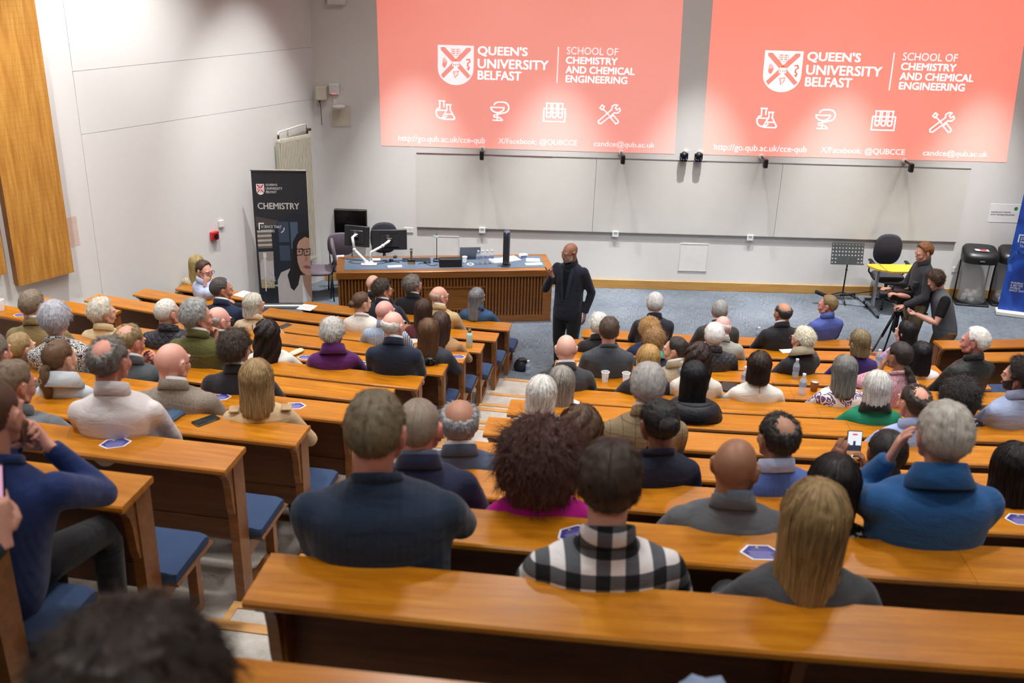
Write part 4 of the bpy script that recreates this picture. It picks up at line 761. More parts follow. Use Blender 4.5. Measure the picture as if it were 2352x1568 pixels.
_t = voxel([(head_src(), .0062, 3, .5), (head_src(True), .0062, 3, .5), (hand_src(.18), .0048, 1, .4), (hand_src(.85), .0048, 1, .4), (hand_src([.04, .85, .95, 1.0]), .0048, 1, .4), (hand_src(.5), .0048, 1, .4)])
HEADS = _t[:2]; HANDS = dict(relaxed=_t[2], fist=_t[3], point=_t[4], grip=_t[5])
NT_, NP_ = 40, 80
TH = np.radians(np.linspace(0, 150, NT_)); PHS = np.radians(np.linspace(-180, 180, NP_, endpoint=False))
HC = np.array([0, -.012, .012])
def headrad(V, Fc):
    b = BVHTree.FromPolygons([Vector(p) for p in V], Fc); Rg = np.zeros((NT_, NP_)); o = Vector(HC)
    for i, t in enumerate(TH):
        for j, p in enumerate(PHS):
            d = Vector((math.sin(t)*math.sin(-p), math.sin(t)*math.cos(p), math.cos(t))); h = b.ray_cast(o+d*.32, -d); Rg[i, j] = (h[0]-o).length if h[0] else .06
            if math.degrees(t) > 100 and abs(p) > 1.2: Rg[i, j] = min(Rg[i, j], .105)
    ears = (np.abs(np.abs(np.degrees(PHS))-92) < 26)      # smooth the ears out of the hair surface
    for i in range(NT_):
        if 70 < math.degrees(TH[i]) < 125:
            for j in np.where(ears)[0]: Rg[i, j] = min(Rg[i, j], .0775/max(.55, math.sin(TH[i])))
    return Rg
RADS = [headrad(*h) for h in HEADS]
def sstep(x): x = np.clip(x, 0, 1); return x*x*(3-2*x)
def nz(P, f, seed): return np.array([mnoise.noise(Vector(p)*f+Vector((seed*3.1, seed*1.7, seed))) for p in P])
HAIRLINE = ([0, 30, 50, 66, 78, 92, 106, 122, 150, 180], [40, 43, 56, 78, 82, 71, 80, 119, 128, 130])
STY = dict(short=(.013, .004, 22), full=(.022, .004, 14), messy=(.028, .014, 26), wavyshort=(.030, .008, 18), pixie=(.022, .012, 45), buzz=(.0035, .001, 40), buzzgrey=(.006, .002, 40), recede=(.013, .005, 22), crown=(.014, .005, 24), crownbig=(.013, .004, 24), fringe=(.010, .004, 24), longish=(.030, .010, 16), curlyshort=(.034, .014, 55), curly=(.036, .014, 38), curlybig=(.058, .02, 30), bun=(.014, .004, 20), pony=(.014, .003, 20), pony2=(.014, .003, 20), ponylow=(.014, .003, 20), bunlow=(.014, .002, 16), buncrown=(.015, .004, 20))
LONG = dict(bob=(.020, .115, 1.02), bobL=(.021, .185, 1.06), long=(.021, .27, 1.05), longer=(.022, .36, 1.05), wavylong=(.028, .25, 1.14), longish2=(.021, .18, 1.1))
def grid_faces(nr, nc, wrap=True): return [(i*nc+j, i*nc+(j+1) % nc, (i+1)*nc+(j+1) % nc, (i+1)*nc+j) for i in range(nr-1) for j in range(nc if wrap else nc-1)]
HGRID = {}
def strandmat(c):
    key = 'strand'+c
    if key in _m: return _m[key]
    t = NT('hair_strand'); b = np.array(lin(c)); hi = t.n.new('ShaderNodeHairInfo')
    t.color(t.ramp(hi.outputs['Random'], [(0, tuple(b*.5)), (.55, tuple(b)), (1, tuple(np.minimum(b*1.45+.01, 1)))])); t.rough(.4, .4); _m[key] = t.m; return t.m
def strands(parent, G, mask, style, seed, col, n, sc):
    rs = np.random.RandomState(seed+77); nr, nc = mask.shape; lng = style in LONG; K = 7 if lng else 5
    area = np.ones_like(mask); area *= np.linalg.norm(np.roll(G, -1, 1)-G, axis=-1)*np.concatenate([np.linalg.norm(G[1:]-G[:-1], axis=-1), np.zeros((1, nc))], 0)
    w_ = (np.where(mask > .3, mask, 0)*area).ravel(); w_[-nc:] = 0; w_ /= w_.sum(); idx = rs.choice(nr*nc, n, p=w_); i = idx//nc+rs.rand(n); j = idx % nc+rs.rand(n)
    i = np.clip(i, 0, nr-1.001)
    def S_(A, i, j):
        i0 = np.floor(i).astype(int); j0 = np.floor(j).astype(int) % nc; fi = (i-np.floor(i))[:, None]; fj = (j-np.floor(j))[:, None]; i1 = np.minimum(i0+1, nr-1); j1 = (j0+1) % nc
        return A[i0, j0]*(1-fi)*(1-fj)+A[i1, j0]*fi*(1-fj)+A[i0, j1]*(1-fi)*fj+A[i1, j1]*fi*fj
    du = np.roll(G, -1, 1)-np.roll(G, 1, 1); dv = np.gradient(G, axis=0); N_ = np.cross(du, dv); N_ /= np.linalg.norm(N_, axis=-1, keepdims=True)+1e-9
    C_ = G.reshape(-1, 3).mean(0); N_ *= np.sign(((G-C_)*N_).sum(-1).mean())
    F_ = dv/(np.linalg.norm(dv, axis=-1, keepdims=True)+1e-9); P = np.zeros((n, K, 3)); jit = rs.normal(0, 1, (n, 3))
    if lng:
        span = rs.uniform(6, 16, n); off = rs.uniform(-.002, .005, n)*sc
        for k in range(K):
            t = k/(K-1); ii = np.clip(i+span*t, 0, nr-1.6); P[:, k] = S_(G, ii, j+jit[:, 0]*.25*t)+S_(N_, ii, j)*(off*(1-.3*t))[:, None]
            if style == 'wavylong': P[:, k] += S_(N_, ii, j)*(np.sin(ii*.55+j*.45)*.006)[:, None]
    else:
        root = S_(G, i, j); nn = S_(N_, i, j); ff = S_(F_, i, j); T = STY[style][0]
        L_ = dict(buzz=.005, buzzgrey=.007, messy=.034, wavyshort=.028, pixie=.026, longish=.04, full=.022, fringe=.016, curlyshort=.03, curly=.04, curlybig=.05).get(style, .02)*sc*rs.uniform(.6, 1.2, n)
        out = dict(messy=.36, pixie=.5, curly=.6, curlybig=.6, curlyshort=.5, wavyshort=.14, full=.03, longish=.03).get(style, .05); d = ff+nn*out+jit*(.28 if style in ('messy', 'pixie', 'wavyshort') or 'curly' in style else .07); d /= np.linalg.norm(d, axis=1, keepdims=True); root = root-nn*.004
        sw = np.cross(nn, ff); cur = .35 if style in ('wavyshort', 'messy') else 1.0 if 'curly' in style else .05
        for k in range(K):
            t = k/(K-1); a = t*4+jit[:, 1]*2; P[:, k] = root+d*(L_*t)[:, None]+ff*(L_*.35*t*t)[:, None]+(sw*np.sin(a)[:, None]+nn*np.cos(a)[:, None]*.5)*(.009*cur*min(1, t*2))
    hc = bpy.data.hair_curves.new('strands'); hc.add_curves([K]*n); hc.attributes['position'].data.foreach_set('vector', P.astype(np.float32).ravel())
    ra = hc.attributes.get('radius') or hc.attributes.new('radius', 'FLOAT', 'POINT'); r0 = (.0011 if lng else .0009)*(1.0 if n > 2500 else 1.35); ra.data.foreach_set('value', np.tile(np.linspace(r0, r0*.35, K), n).astype(np.float32))
    hc.materials.append(strandmat(col)); o = bpy.data.objects.new('strands', hc); COL.objects.link(o); o.parent = parent; return o
def hair_mesh(style, seed, fem):
    Rg = RADS[1 if fem else 0]; deg = np.degrees(TH)[:, None]; ph = np.degrees(PHS)[None, :]; ap = np.abs(ph)
    D = np.stack([np.sin(TH)[:, None]*np.sin(-PHS)[None, :], np.sin(TH)[:, None]*np.cos(PHS)[None, :], np.cos(TH)[:, None]*np.ones((1, NP_))], -1)
    lng = style in LONG; T, amp, fr = (STY[style] if not lng else (LONG[style][0], .004, 16))
    tm = np.interp(ap, *HAIRLINE)
    if style == 'recede': tm = np.where(ap < 70, np.minimum(tm, 16+ap*.75), tm)
    if style in ('crown', 'crownbig'): tm = np.where(ap < 60, tm-10, tm)
    if style in ('wavyshort', 'longish', 'pixie', 'curlyshort') or lng: tm = np.where(ap > 70, tm+np.where(ap < 110, 18, 14), tm)
    if style in ('curly', 'curlybig'): tm = np.where(ap > 58, 152, tm+4)
    cov = sstep((tm-deg)/9.0)
    n1 = nz((D*.1).reshape(-1, 3), fr/.1*.1*5, seed).reshape(NT_, NP_); n2 = nz((D*.1).reshape(-1, 3), fr*1.5*5/5*2, seed+9).reshape(NT_, NP_)
    th_ = T*(1+.0*n1)+amp*n1+amp*.5*n2
    th_ = np.where(deg > 95, th_*(1-.35*sstep((deg-95)/40)), th_)
    if style in ('short', 'full', 'messy', 'wavyshort', 'pixie'): th_ = th_+np.where(deg < 60, .006, 0)*sstep((60-deg)/40)
    if style == 'crown': d0 = np.degrees(np.arccos(np.clip(D@np.array([0, -math.sin(R(32)), math.cos(R(32))]), -1, 1))); cov = cov*sstep((d0-16+9*n1+10*n2)/26)
    if style == 'crownbig': d0 = np.degrees(np.arccos(np.clip(D@np.array([0, -math.sin(R(18)), math.cos(R(18))]), -1, 1))); cov = cov*sstep((d0-38+7*n1+8*n2)/24)
    if style == 'fringe': cov = cov*sstep((deg-54-.05*(180-ap)+7*n1+6*n2)/24)
    rad = Rg+th_*cov-.008*(1-cov)
    if style in ('curly', 'curlybig'):
        base = .098 if style == 'curly' else .104
        rad = np.where(cov > .5, np.maximum(rad, base+T+amp*n1*1.2+amp*n2+np.where(deg > 100, (deg-100)/50*.035, 0)), rad)
    V = HC+D*rad[..., None]
    u = (np.arange(NP_)/NP_)[None, :]*np.ones((NT_, 1)); v = np.linspace(0, 1, NT_)[:, None]*np.ones((1, NP_))
    if lng:
        Tl, Ln, fl = LONG[style]; i0 = int(np.argmin(np.abs(np.degrees(TH)-88))); V = V[:i0+1]; nl = 22; top = V[-1].copy(); rows = []
        face = sstep((ap[0]-56)/16)          # 0 over the face
        sgn = np.random.RandomState(seed); wig = sgn.uniform(-1, 1, NP_); wig = (wig+np.roll(wig, 1)+np.roll(wig, -1))/3
        cut = 1+.06*wig
        for i in range(1, nl+1):
            q = i/nl; z = top[:, 2]*(1-q)+(-Ln*cut)*q; ang = PHS
            rx = .090*fl*(1-.03*q) if style != 'wavylong' else .100*fl; ry = .092*fl
            cy = -.022-.035*q*min(1, Ln/.2); wob = 1+.03*np.sin(PHS*17+seed+q*3)*q+.035*wig*q+(.035*np.sin(q*9+PHS*3+2*np.sin(PHS*5)+seed)*q if style == 'wavylong' else 0)
            tx, ty = np.sin(-ang)*rx*wob, np.cos(ang)*ry*wob+cy
            bl = sstep(q*2.2); x = top[:, 0]*(1-bl)+tx*bl; y = top[:, 1]*(1-bl)+ty*bl
            end = 1-.05*max(0, q-.85)/.15
            x *= end; y = cy+(y-cy)*end
            inx, iny = np.sin(-ang)*.035, np.cos(ang)*.03-.03; rows.append(np.stack([inx+(x-inx)*face, iny+(y-iny)*face, z], -1))
        rows.append(np.stack([rows[-1][:, 0]*.6, -.03+(rows[-1][:, 1]+.03)*.6, rows[-1][:, 2]+.012], -1))
        # over the forehead the cap ends at the hairline
        V = np.concatenate([V, np.array(rows)], 0)
    nr = V.shape[0]; mask = np.zeros((nr, NP_)); mask[:cov.shape[0] if not lng else i0+1] = cov if not lng else cov[:i0+1]
    if lng: mask[i0+1:] = face[None, :]
    HGRID['m'] = mask; Vf = V.reshape(-1, 3); Fc = grid_faces(nr, NP_); UV = np.stack([np.tile(np.arange(NP_)/NP_, nr), np.repeat(np.linspace(0, 1, nr), NP_)], -1)
    return Vf, Fc, UV
def tail_mesh(pts, rad, seed, wav=0):
    m = MB(); P = [Vector(p) for p in pts]; Q = []; rr = []
    for i in range(21):
        t = i/20*(len(P)-1); k = min(int(t), len(P)-2); f = t-k; q = P[k].lerp(P[k+1], f); q += Vector((math.sin(i*1.1+seed)*wav, math.cos(i*.9+seed)*wav*.5, 0)); Q.append(q); rr.append(rad[k]*(1-f)+rad[k+1]*f)
    m.tube(Q, rr, 18); return np.array(m.v), m.f
def lump(c, r, seed, amp=.006):
    m = MB(); m.ell(c, r, nu=26, nv=16); V = np.array(m.v); n = nz(V-np.array(c), 60, seed); d = V-np.array(c); d /= np.linalg.norm(d, axis=1)[:, None]+1e-9; return V+d*(n*amp)[:, None], m.f
def addmesh(acc, V, Fc, mi=0, UV=None):
    o = sum(len(a[0]) for a in acc); acc.append((np.asarray(V), [tuple(i+o for i in f) for f in Fc], mi, UV))
def fin(name, acc, mats, parent, smooth=True):
    me = bpy.data.meshes.new(name); V = np.concatenate([a[0] for a in acc]); Fc = [f for a in acc for f in a[1]]; me.from_pydata(V.tolist(), [], Fc)
    mi = [a[2] for a in acc for f in a[1]]
    if any(mi): me.polygons.foreach_set('material_index', mi)
    if any(a[3] is not None for a in acc):
        UV = np.concatenate([a[3] if a[3] is not None else np.stack([np.arctan2(a[0][:, 0], a[0][:, 1])/6.28+.5, a[0][:, 2]*4], -1) for a in acc])
        lay = me.uv_layers.new(name='UVMap'); li = np.empty(len(me.loops), int); me.loops.foreach_get('vertex_index', li); lay.data.foreach_set('uv', UV[li].ravel())
    me.update(); return link(name, me, mats, parent, smooth)
def bez(a, b, c, t): return a*(1-t)**2+b*2*t*(1-t)+c*t*t
TORSO = [(-.06, .150, .105), (.02, .182, .13), (.14, .190, .138), (.3, .188, .132), (.46, .190, .127), (.6, .196, .123), (.72, .200, .118), (.81, .202, .110), (.88, .182, .099), (.94, .142, .087), (.985, .098, .076), (1.03, .072, .067), (1.07, .063, .061)]
def torso(m, hip, neck, W=1.0, Dp=1.0, bulge=-.03, long=0, fem=False):
    hip, neck = Vector(hip), Vector(neck); mid = hip.lerp(neck, .6)+Vector((0, bulge, .02)); rings = []
    for t, hw, hdp in TORSO:
        if t < 0: c = hip+(hip-bez(hip, mid, neck, .1))*.5; d = (bez(hip, mid, neck, .05)-hip).normalized()
        elif t > 1: d = (neck-bez(hip, mid, neck, .95)).normalized(); d = (d+Vector((0, .15, .35))).normalized(); c = neck+d*(t-1)*.55
        else: c = bez(hip, mid, neck, t); d = (bez(hip, mid, neck, min(t+.05, 1))-bez(hip, mid, neck, max(t-.05, 0))).normalized()
        if fem: hw *= .9; hdp *= .92
        if t < .9: hw *= W; hdp *= Dp
        elif t < 1: hw *= (W+1)/2
        a = Vector((1, 0, 0)); a = (a-d*a.dot(d)).normalized(); b = d.cross(a)
        rings.append([c+a*(math.copysign(abs(math.cos(q))**.82, math.cos(q))*hw)+b*(math.copysign(abs(math.sin(q))**.82, math.sin(q))*hdp) for q in (2*math.pi*i/26 for i in range(26))])
    m.loft(rings)
    return mid
def ik(S_, T_, l1, l2, pole):
    S_, T_ = Vector(S_), Vector(T_); d = T_-S_; L = min(d.length, (l1+l2)*.985); L = max(L, abs(l1-l2)+.02); dn = d.normalized(); T_ = S_+dn*L
    a = (l1*l1-l2*l2+L*L)/(2*L); h = math.sqrt(max(0, l1*l1-a*a)); p = Vector(pole); p = (p-dn*p.dot(dn)); p = p.normalized() if p.length > 1e-5 else dn.orthogonal().normalized()
    return S_+dn*a+p*h, T_
def arm(m, S_, T_, pole, sc=1.0, r=1.0, cut=1.0):
    E_, W_ = ik(S_, T_, .285*sc, .265*sc, pole); S_ = Vector(S_)
    m.ell(S_, (.062*r, .062*r, .066*r)); up_ = S_+(S_-E_).normalized()*.01
    m.tube([up_, S_.lerp(E_, .3), S_.lerp(E_, .7), E_, E_.lerp(W_, .12)], [.064*r, .062*r, .054*r, .051*r, .05*r], 14)
    m.ell(E_, (.05*r,)*3)
    if cut > .5: m.tube([E_, E_.lerp(W_, .25), E_.lerp(W_, .6), E_.lerp(W_, .97)], [.05*r, .05*r, .043*r, .038*r], 14)
    return E_, W_
def hand_place(acc, kind, wrist, direction, palm, side, sc=1.0, mi=0):
    V, Fc = HANDS[kind]; V = V.copy()*sc
    if side < 0: V[:, 0] *= -1; Fc = [tuple(reversed(f)) for f in Fc]
    y = Vector(direction).normalized(); z = -(Vector(palm)-y*Vector(palm).dot(y)).normalized(); x = y.cross(z); Mx = np.array([[x.x, y.x, z.x], [x.y, y.y, z.y], [x.z, y.z, z.z]])
    addmesh(acc, V @ Mx.T+np.array(wrist), Fc, mi)
def bodycore(acc, sp, wr, Mq):
    """trunk and arms under the clothes, joined to the neck and the wrists so the body is one surface"""
    off = [0]
    for a in acc: off.append(off[-1]+len(a[0]))
    hv = acc[0][0]; hands = acc[1:3] if len(acc) == 3 else acc[-2:]; ho = [off[len(acc)-2], off[len(acc)-1]]; m = MB(); n = 8
    m.tube([Mq(.1), Mq(.4), Mq(.7), Mq(.86), Mq(.97)], [.09, .085, .09, .06, .035], n); base = off[-1]; ringtop = [base+4*n+j for j in range(n)]; Vt = np.array(m.v[4*n:5*n]); F2 = []
    near = lambda V, p: int(np.argmin(((V-np.array(p))**2).sum(1)))
    for j in range(n): F2.append((ringtop[j], ringtop[(j+1) % n], near(hv, Vt[j]+np.array([0, 0, .03]))))
    for q, s in enumerate((-1, 1)):
        st = len(m.v); E_, W_ = wr[s]; m.tube([Mq(.82), sp[s], sp[s].lerp(E_, .5), E_, E_.lerp(W_, .5), W_-(W_-E_).normalized()*.02], [.04, .04, .036, .032, .03, .022], n); rw = [base+st+5*n+j for j in range(n)]; Vr = np.array(m.v[st+5*n:st+6*n]); hvv = hands[q][0]
        for j in range(n): F2.append((rw[j], rw[(j+1) % n], ho[q]+near(hvv, Vr[j]+np.array((W_-E_).normalized())*.012))); 
        for j in range(n): F2.append((base+st+j, base+st+(j+1) % n, base+2*n+j))
    o = base; acc.append((np.array(m.v), [tuple(i+o for i in f) for f in m.f if len(f) <= 4]+F2, 0, None))
def face_bits(acc, Mh, sc, browmat=4):
    for s in (-1, 1):
        for c, r, mi in (((s*.030, .0850, .001), (.012, .007, .0062), 1), ((s*.030, .0915, .001), (.0052, .0018, .0052), 2)):
            m = MB(); m.ell(c, r, nu=10, nv=8); addmesh(acc, (np.array(m.v)*sc) @ Mh[0].T+Mh[1], m.f, mi)
        m = MB(); m.tube([(s*.012, .0975, .019), (s*.03, .0985, .024), (s*.048, .088, .018)], [.0016, .0022, .001], 6); addmesh(acc, (np.array(m.v)*sc) @ Mh[0].T+Mh[1], m.f, 4)
    m = MB(); m.ell((0, .0985, -.063), (.022, .004, .0035), nu=12, nv=6); m.ell((0, .0985, -.0705), (.019, .0045, .004), nu=12, nv=6); addmesh(acc, (np.array(m.v)*sc) @ Mh[0].T+Mh[1], m.f, 3)
def glasses(parent, Mh, sc, col='1A1A1C', round_=False):
    m = MB()
    for s in (-1, 1):
        pts = [(s*.031+.023*math.cos(R(a)), .106+(.004 if not round_ else .002), .0+(.018 if round_ else .0155)*math.sin(R(a))) for a in range(0, 361, 30)]
        m.tube(pts, .0019, 6); m.tube([(s*.054, .106, .004), (s*.07, .09, .006), (s*.0785, .03, .006), (s*.082, -.015, .008), (s*.081, -.03, -.006)], .0022, 6)
    m.tube([(-.009, .108, .003), (0, .112, .005), (.009, .108, .003)], .002, 6)
    m.v = [tuple((np.array(p)*sc) @ Mh[0].T+Mh[1]) for p in m.v]; return m.build('glasses', plain('frame_'+col, col, .3), parent, True)
def collar(parent, neck, tilt, cols, sc=1.0, name='collar', h=.045, r0=.068, spread=.026, drop=.02):
    m = MB(); N = 26; rings = []
    prof = [(r0, -.012), (r0+.004, h-.006), (r0+.009, h), (r0+.014, h-.004), (r0+spread, -drop), (r0+spread-.008, -drop-.004)]
    for i in range(N):
        a = 2*math.pi*i/N; rings.append([(math.sin(a)*r*sc, math.cos(a)*r*.98*sc, z-.42*math.cos(a)*r) for r, z in prof])
    rings.append(rings[0]); m.loft(rings, caps=False); m.xform(Matrix.Translation(Vector(neck)+Vector((0, .012, .012))) @ Matrix.Rotation(tilt, 4, 'X')); return m.build(name, cols, parent, True)
FEM_STY = set(LONG)|{'bun', 'pony', 'pony2', 'ponylow', 'bunlow', 'buncrown', 'curly', 'curlybig', 'pixie'}
FEM_IDS = {2, 3, 19, 37, 40, 12}
GLASS = {8: '3A3A3C', 10: '2A2A2C', 15: '141416', 21: '8A7058', 27: 'B08A50', 29: '303034', 32: '9A9A9A', 49: '6A4A40', 31: '4A4036', 54: '9A6A4A'}
HIPX = {22: -.17, 75: .02}; NK = {74: .182, 14: .16, 36: .16}; JOBS = []; PEND = []; HCOL = {}; HN = {}
def head_matrix(yaw, pitch, roll=0):
    return np.array((Matrix.Rotation(yaw, 3, 'Z') @ Matrix.Rotation(-pitch, 3, 'X') @ Matrix.Rotation(roll, 3, 'Y')))
def person(pid, k, hx, hy, hz, az, pit, hair, hcol, scol, top, cl, pose, label, stand=None):
    fem = hair in FEM_STY or pid in FEM_IDS; HS = 1.04 if not fem else 1.0
    if pid in (4, 5): HS = .94
    tb = math.atan2(hx-XC, YC-hy); base_az = -math.degrees(tb); d = (az-base_az+180) % 360-180
    turn = max(-28, min(28, d*.3))
    if pid == 10: turn = -75
    byaw = R(base_az+turn); Rr = Rk(k)-.17
    t = math.asin((hx-XC)/Rr); ex, ey = XC+Rr*math.sin(t), YC-Rr*math.cos(t); ez = BZ[k-1]
    e = empty('person', (ex, ey, ez), byaw, label=label, category='person', group='seated audience')
    HCOL[e.name] = hcol; HN[e.name] = 4200 if k >= 9 else 2600 if k >= 5 else 1500
    Ri = Matrix.Rotation(-byaw, 3, 'Z'); hl = Ri @ Vector((hx-ex, hy-ey, hz-ez)); hyaw = R(az)-byaw; pitch = R(pit)
    Hm = (head_matrix(hyaw, pitch), np.array(hl)); sh = seat_h(k)
    nb = hl+Vector((0, -.046, -NK.get(pid, .148)*HS)); hip = Vector((HIPX.get(pid, 0), .02, sh+.055)); rs = random.Random(pid)
    W = rs.uniform(.96, 1.05); Dp = rs.uniform(.95, 1.12)
    if pid in (75, 63): W, Dp = 1.14, 1.2
    if pid == 14: W, Dp = .98, 1.15
    if pid in (4, 5): W, Dp = .8, .85
    if pid == 76: W = .95
    lf = nb.z-hip.z
    m = MB(); mid = torso(m, hip, nb, W, Dp, fem=fem); Mq = lambda t_: bez(hip, mid, nb, t_)
    sz = Mq(.83); sw = (.185 if not fem else .162)*W; sp = {s: sz+Vector((s*sw*.97, 0, -.022)) for s in (-1, 1)}
    ar = 1.0 if not fem else .88
    if top in ('J', 'C') or pid in (75, 63): ar *= 1.1
    zd = HD+ZT[k-2]-BZ[k-1] if k > 1 else .4
    tg = {}; hk = {}; pl = {s: (s*.75, -.8, -.2) for s in (-1, 1)}; pd = {}
    for s in (-1, 1): tg[s] = Vector((s*.17, .24, sh+.17)); hk[s] = 'relaxed'; pd[s] = ((-s*.5, 1, -.1), (0, 0, -1))
    Hw = lambda p: hl+Vector(np.array(p)*HS @ Hm[0].T); Hd = lambda p: Vector(np.array(p) @ Hm[0].T)
    if pose == 'chin': tg[1] = Hw((.045, .10, -.19)); hk[1] = 'fist'; pd[1] = (Hd((-.2, .25, 1)), Hd((0, -1, .2))); pl[1] = (.5, .3, -1)
    elif pose == 'cheek': tg[1] = Hw((.075, .085, -.125)); hk[1] = 'fist'; pd[1] = (Hd((-.35, .1, 1)), Hd((-.6, -.8, .1))); pl[1] = (.6, .4, -1)
    elif pose == 'clasp':
        for s in (-1, 1): tg[s] = Hw((s*.055, .19, -.16)); hk[s] = 'fist' if s < 0 else 'grip'; pd[s] = (Hd((-s*.75, .25, .55)), Hd((-s*.4, -.6, 0))); pl[s] = (s*.7, .2, -1)
    elif pose == 'ear': tg[-1] = Hw((-.125, .13, -.15)); hk[-1] = 'relaxed'; pd[-1] = (Hd((.25, -.15, 1)), Hd((1, -.3, 0))); pl[-1] = (-.5, .1, -1)
    elif pose == 'face': tg[-1] = Hw((-.07, .10, -.15)); hk[-1] = 'relaxed'; pd[-1] = (Hd((.15, -.1, 1)), Hd((.8, -.6, 0))); pl[-1] = (-.6, .4, -1)
    elif pose == 'neck': tg[1] = Hw((.12, .0, -.16)); hk[1] = 'relaxed'; pd[1] = (Hd((-.4, -.3, .9)), Hd((-1, .1, 0))); pl[1] = (.9, .2, -.8)
    elif pose == 'elbow': tg[1] = Vector((.20, .36, zd+.10)); tg[-1] = Vector((-.15, .3, zd)); pl[1] = (1.4, -.2, -.3); pl[-1] = (-.9, -.3, -.4)
    elif pose == 'phone':
        ph = PHONE_C(e, Ri, ex, ey, ez)
        tg[-1] = ph+Vector((-.085, -.03, -.10)); tg[1] = ph+Vector((.065, -.04, -.13)); hk = {-1: 'relaxed', 1: 'grip'}; pd = {-1: (Vector((.15, .12, 1)), Vector((.8, .6, 0))), 1: (Vector((-.25, .25, 1)), Vector((-.8, .3, 0)))}; pl = {s: (s*.7, 0, -1) for s in (-1, 1)}
    elif pose == 'hold':
        ph = Ri @ (Vector(PHONE2)-Vector((ex, ey, ez))); tg[1] = ph+Vector((.03, -.06, -.10)); hk[1] = 'grip'; pd[1] = (Vector((-.2, .3, 1)), Vector((-.5, .8, 0))); pl[1] = (.6, 0, -1)
    wr = {}
    for s in (-1, 1): wr[s] = arm(m, sp[s], tg[s], pl[s], 1.0 if pid not in (4, 5) else .8, ar)
    # body: head, neck, hands
    acc = []; V, Fc = HEADS[1 if fem else 0]; addmesh(acc, (V*HS) @ Hm[0].T+Hm[1], Fc, 0)
    # keep the neck root on the spine
    Vn = acc[0][0]; low = sstep((-V[:, 2]-.10)/.10)[:, None]; tgt = (V*HS)+np.array(hl); acc[0] = (Vn*(1-low)+tgt*low, acc[0][1], 0, None)
    for s in (-1, 1):
        fd = (wr[s][1]-wr[s][0]).normalized(); dr = pd[s][0] if pose not in ('lap', 'elbow') or s not in (1, -1) else fd
        if pose in ('lap', 'elbow'): hand_place(acc, hk[s], wr[s][1], fd+Vector((-s*.3, 0, -.15)), (0, 0, -1), s, .98 if not fem else .88)
        elif hk[s] == 'relaxed' and pd[s][1] == (0, 0, -1): hand_place(acc, hk[s], wr[s][1], fd, (0, 0, -1), s, .95)
        else: hand_place(acc, hk[s], wr[s][1], dr, pd[s][1], s, .98 if not fem else .9)
    bodycore(acc, sp, wr, Mq)
    face_bits(acc, Hm, HS)
    skin = skinmat(scol); hm = hairmat(hcol if hair not in ('bald',) else '8A7A70', hair in ('curly', 'curlybig', 'curlyshort'))
    fin('body', acc, [skin, M_EYEW, M_IRIS, M_LIPS, hm], e)
    add_hair(e, pid, hair, hm, Hm, HS, fem, hl)
    # legs
    mt = MB()
    zf = (BZ[k-2] if k > 1 else 0)-BZ[k-1]
    for s in (-1, 1):
        kn = Vector((s*.11, .42, sh+.05)); an = Vector((s*.12, .44, zf+.09)); mt.tube([(hip.x+s*.085, .0, sh+.07), (hip.x*.7+s*.1, .2, sh+.075), kn, (s*.112, .455, sh-.03), kn.lerp(an, .4), an], [.088, .082, .064, .06, .056, .046], 12)
    tr = mt.build('trousers', cloth(rs.choice(['wool:23262E', 'wool:2C2E34', 'wool:1E2028']) if pid != 22 else 'wool:121216'), e, True)
    for s in (-1, 1): ms = MB(); ms.loft([[(s*.12+wx*math.cos(a), .42+y, zf+z0+hz_*max(0, math.sin(a))) for a in (2*math.pi*i/12 for i in range(12))] for y, wx, z0, hz_ in ((-.05, .03, .0, .06), (.0, .038, .0, .085), (.08, .042, 0, .06), (.16, .04, 0, .045), (.2, .02, 0, .03))]); ms.build('shoe', M_BLACK, e, True)
    JOBS.append((m, .0165 if k < 8 else .0125, 6 if k < 8 else 9, .5)); PEND.append((e, 'jacket' if top in ('J', 'C') else 'shirt' if top == 'S' else 'top', cloth(cl)))
    tilt = -pitch*.3-R(6); CM = cloth(cl)
    if top == 'J': collar(e, nb, tilt, CM, 1.0, h=.04); 
    if top == 'J' and pid not in (30, 34, 12, 59, 49, 6, 3, 21, 46, 67): collar(e, nb, tilt, M_PAPER if pid not in (68, 76) else cloth('cotton:6A7486'), .95, 'shirt_collar', h=.058, r0=.064, spread=.012, drop=.0)
    if top == 'S': collar(e, nb, tilt, CM if pid != 69 else cloth('cotton:B4BEDC'), 1.0, h=.05, spread=.022)
    if top == 'C': collar(e, nb, tilt, CM if pid != 55 else cloth('wool:1A1A1C'), 1.12, h=.055, spread=.04, drop=.04)
    if top == 'R': collar(e, nb, tilt, CM, 1.0, 'neckband', h=.018, spread=.014, drop=.012)
    if top == 'H': collar(e, nb, tilt, CM, 1.12, 'hood', h=.05, spread=.055, drop=.05)
    if pid in GLASS: glasses(e, Hm, HS, GLASS[pid], pid == 27)
    extras(pid, e, Hm, HS, hl, nb, Mq, sp, hcol)
    return e
def PHONE_C(e, Ri, ex, ey, ez): return Ri @ (Vector(PHONE_POS)-Vector((ex, ey, ez)))
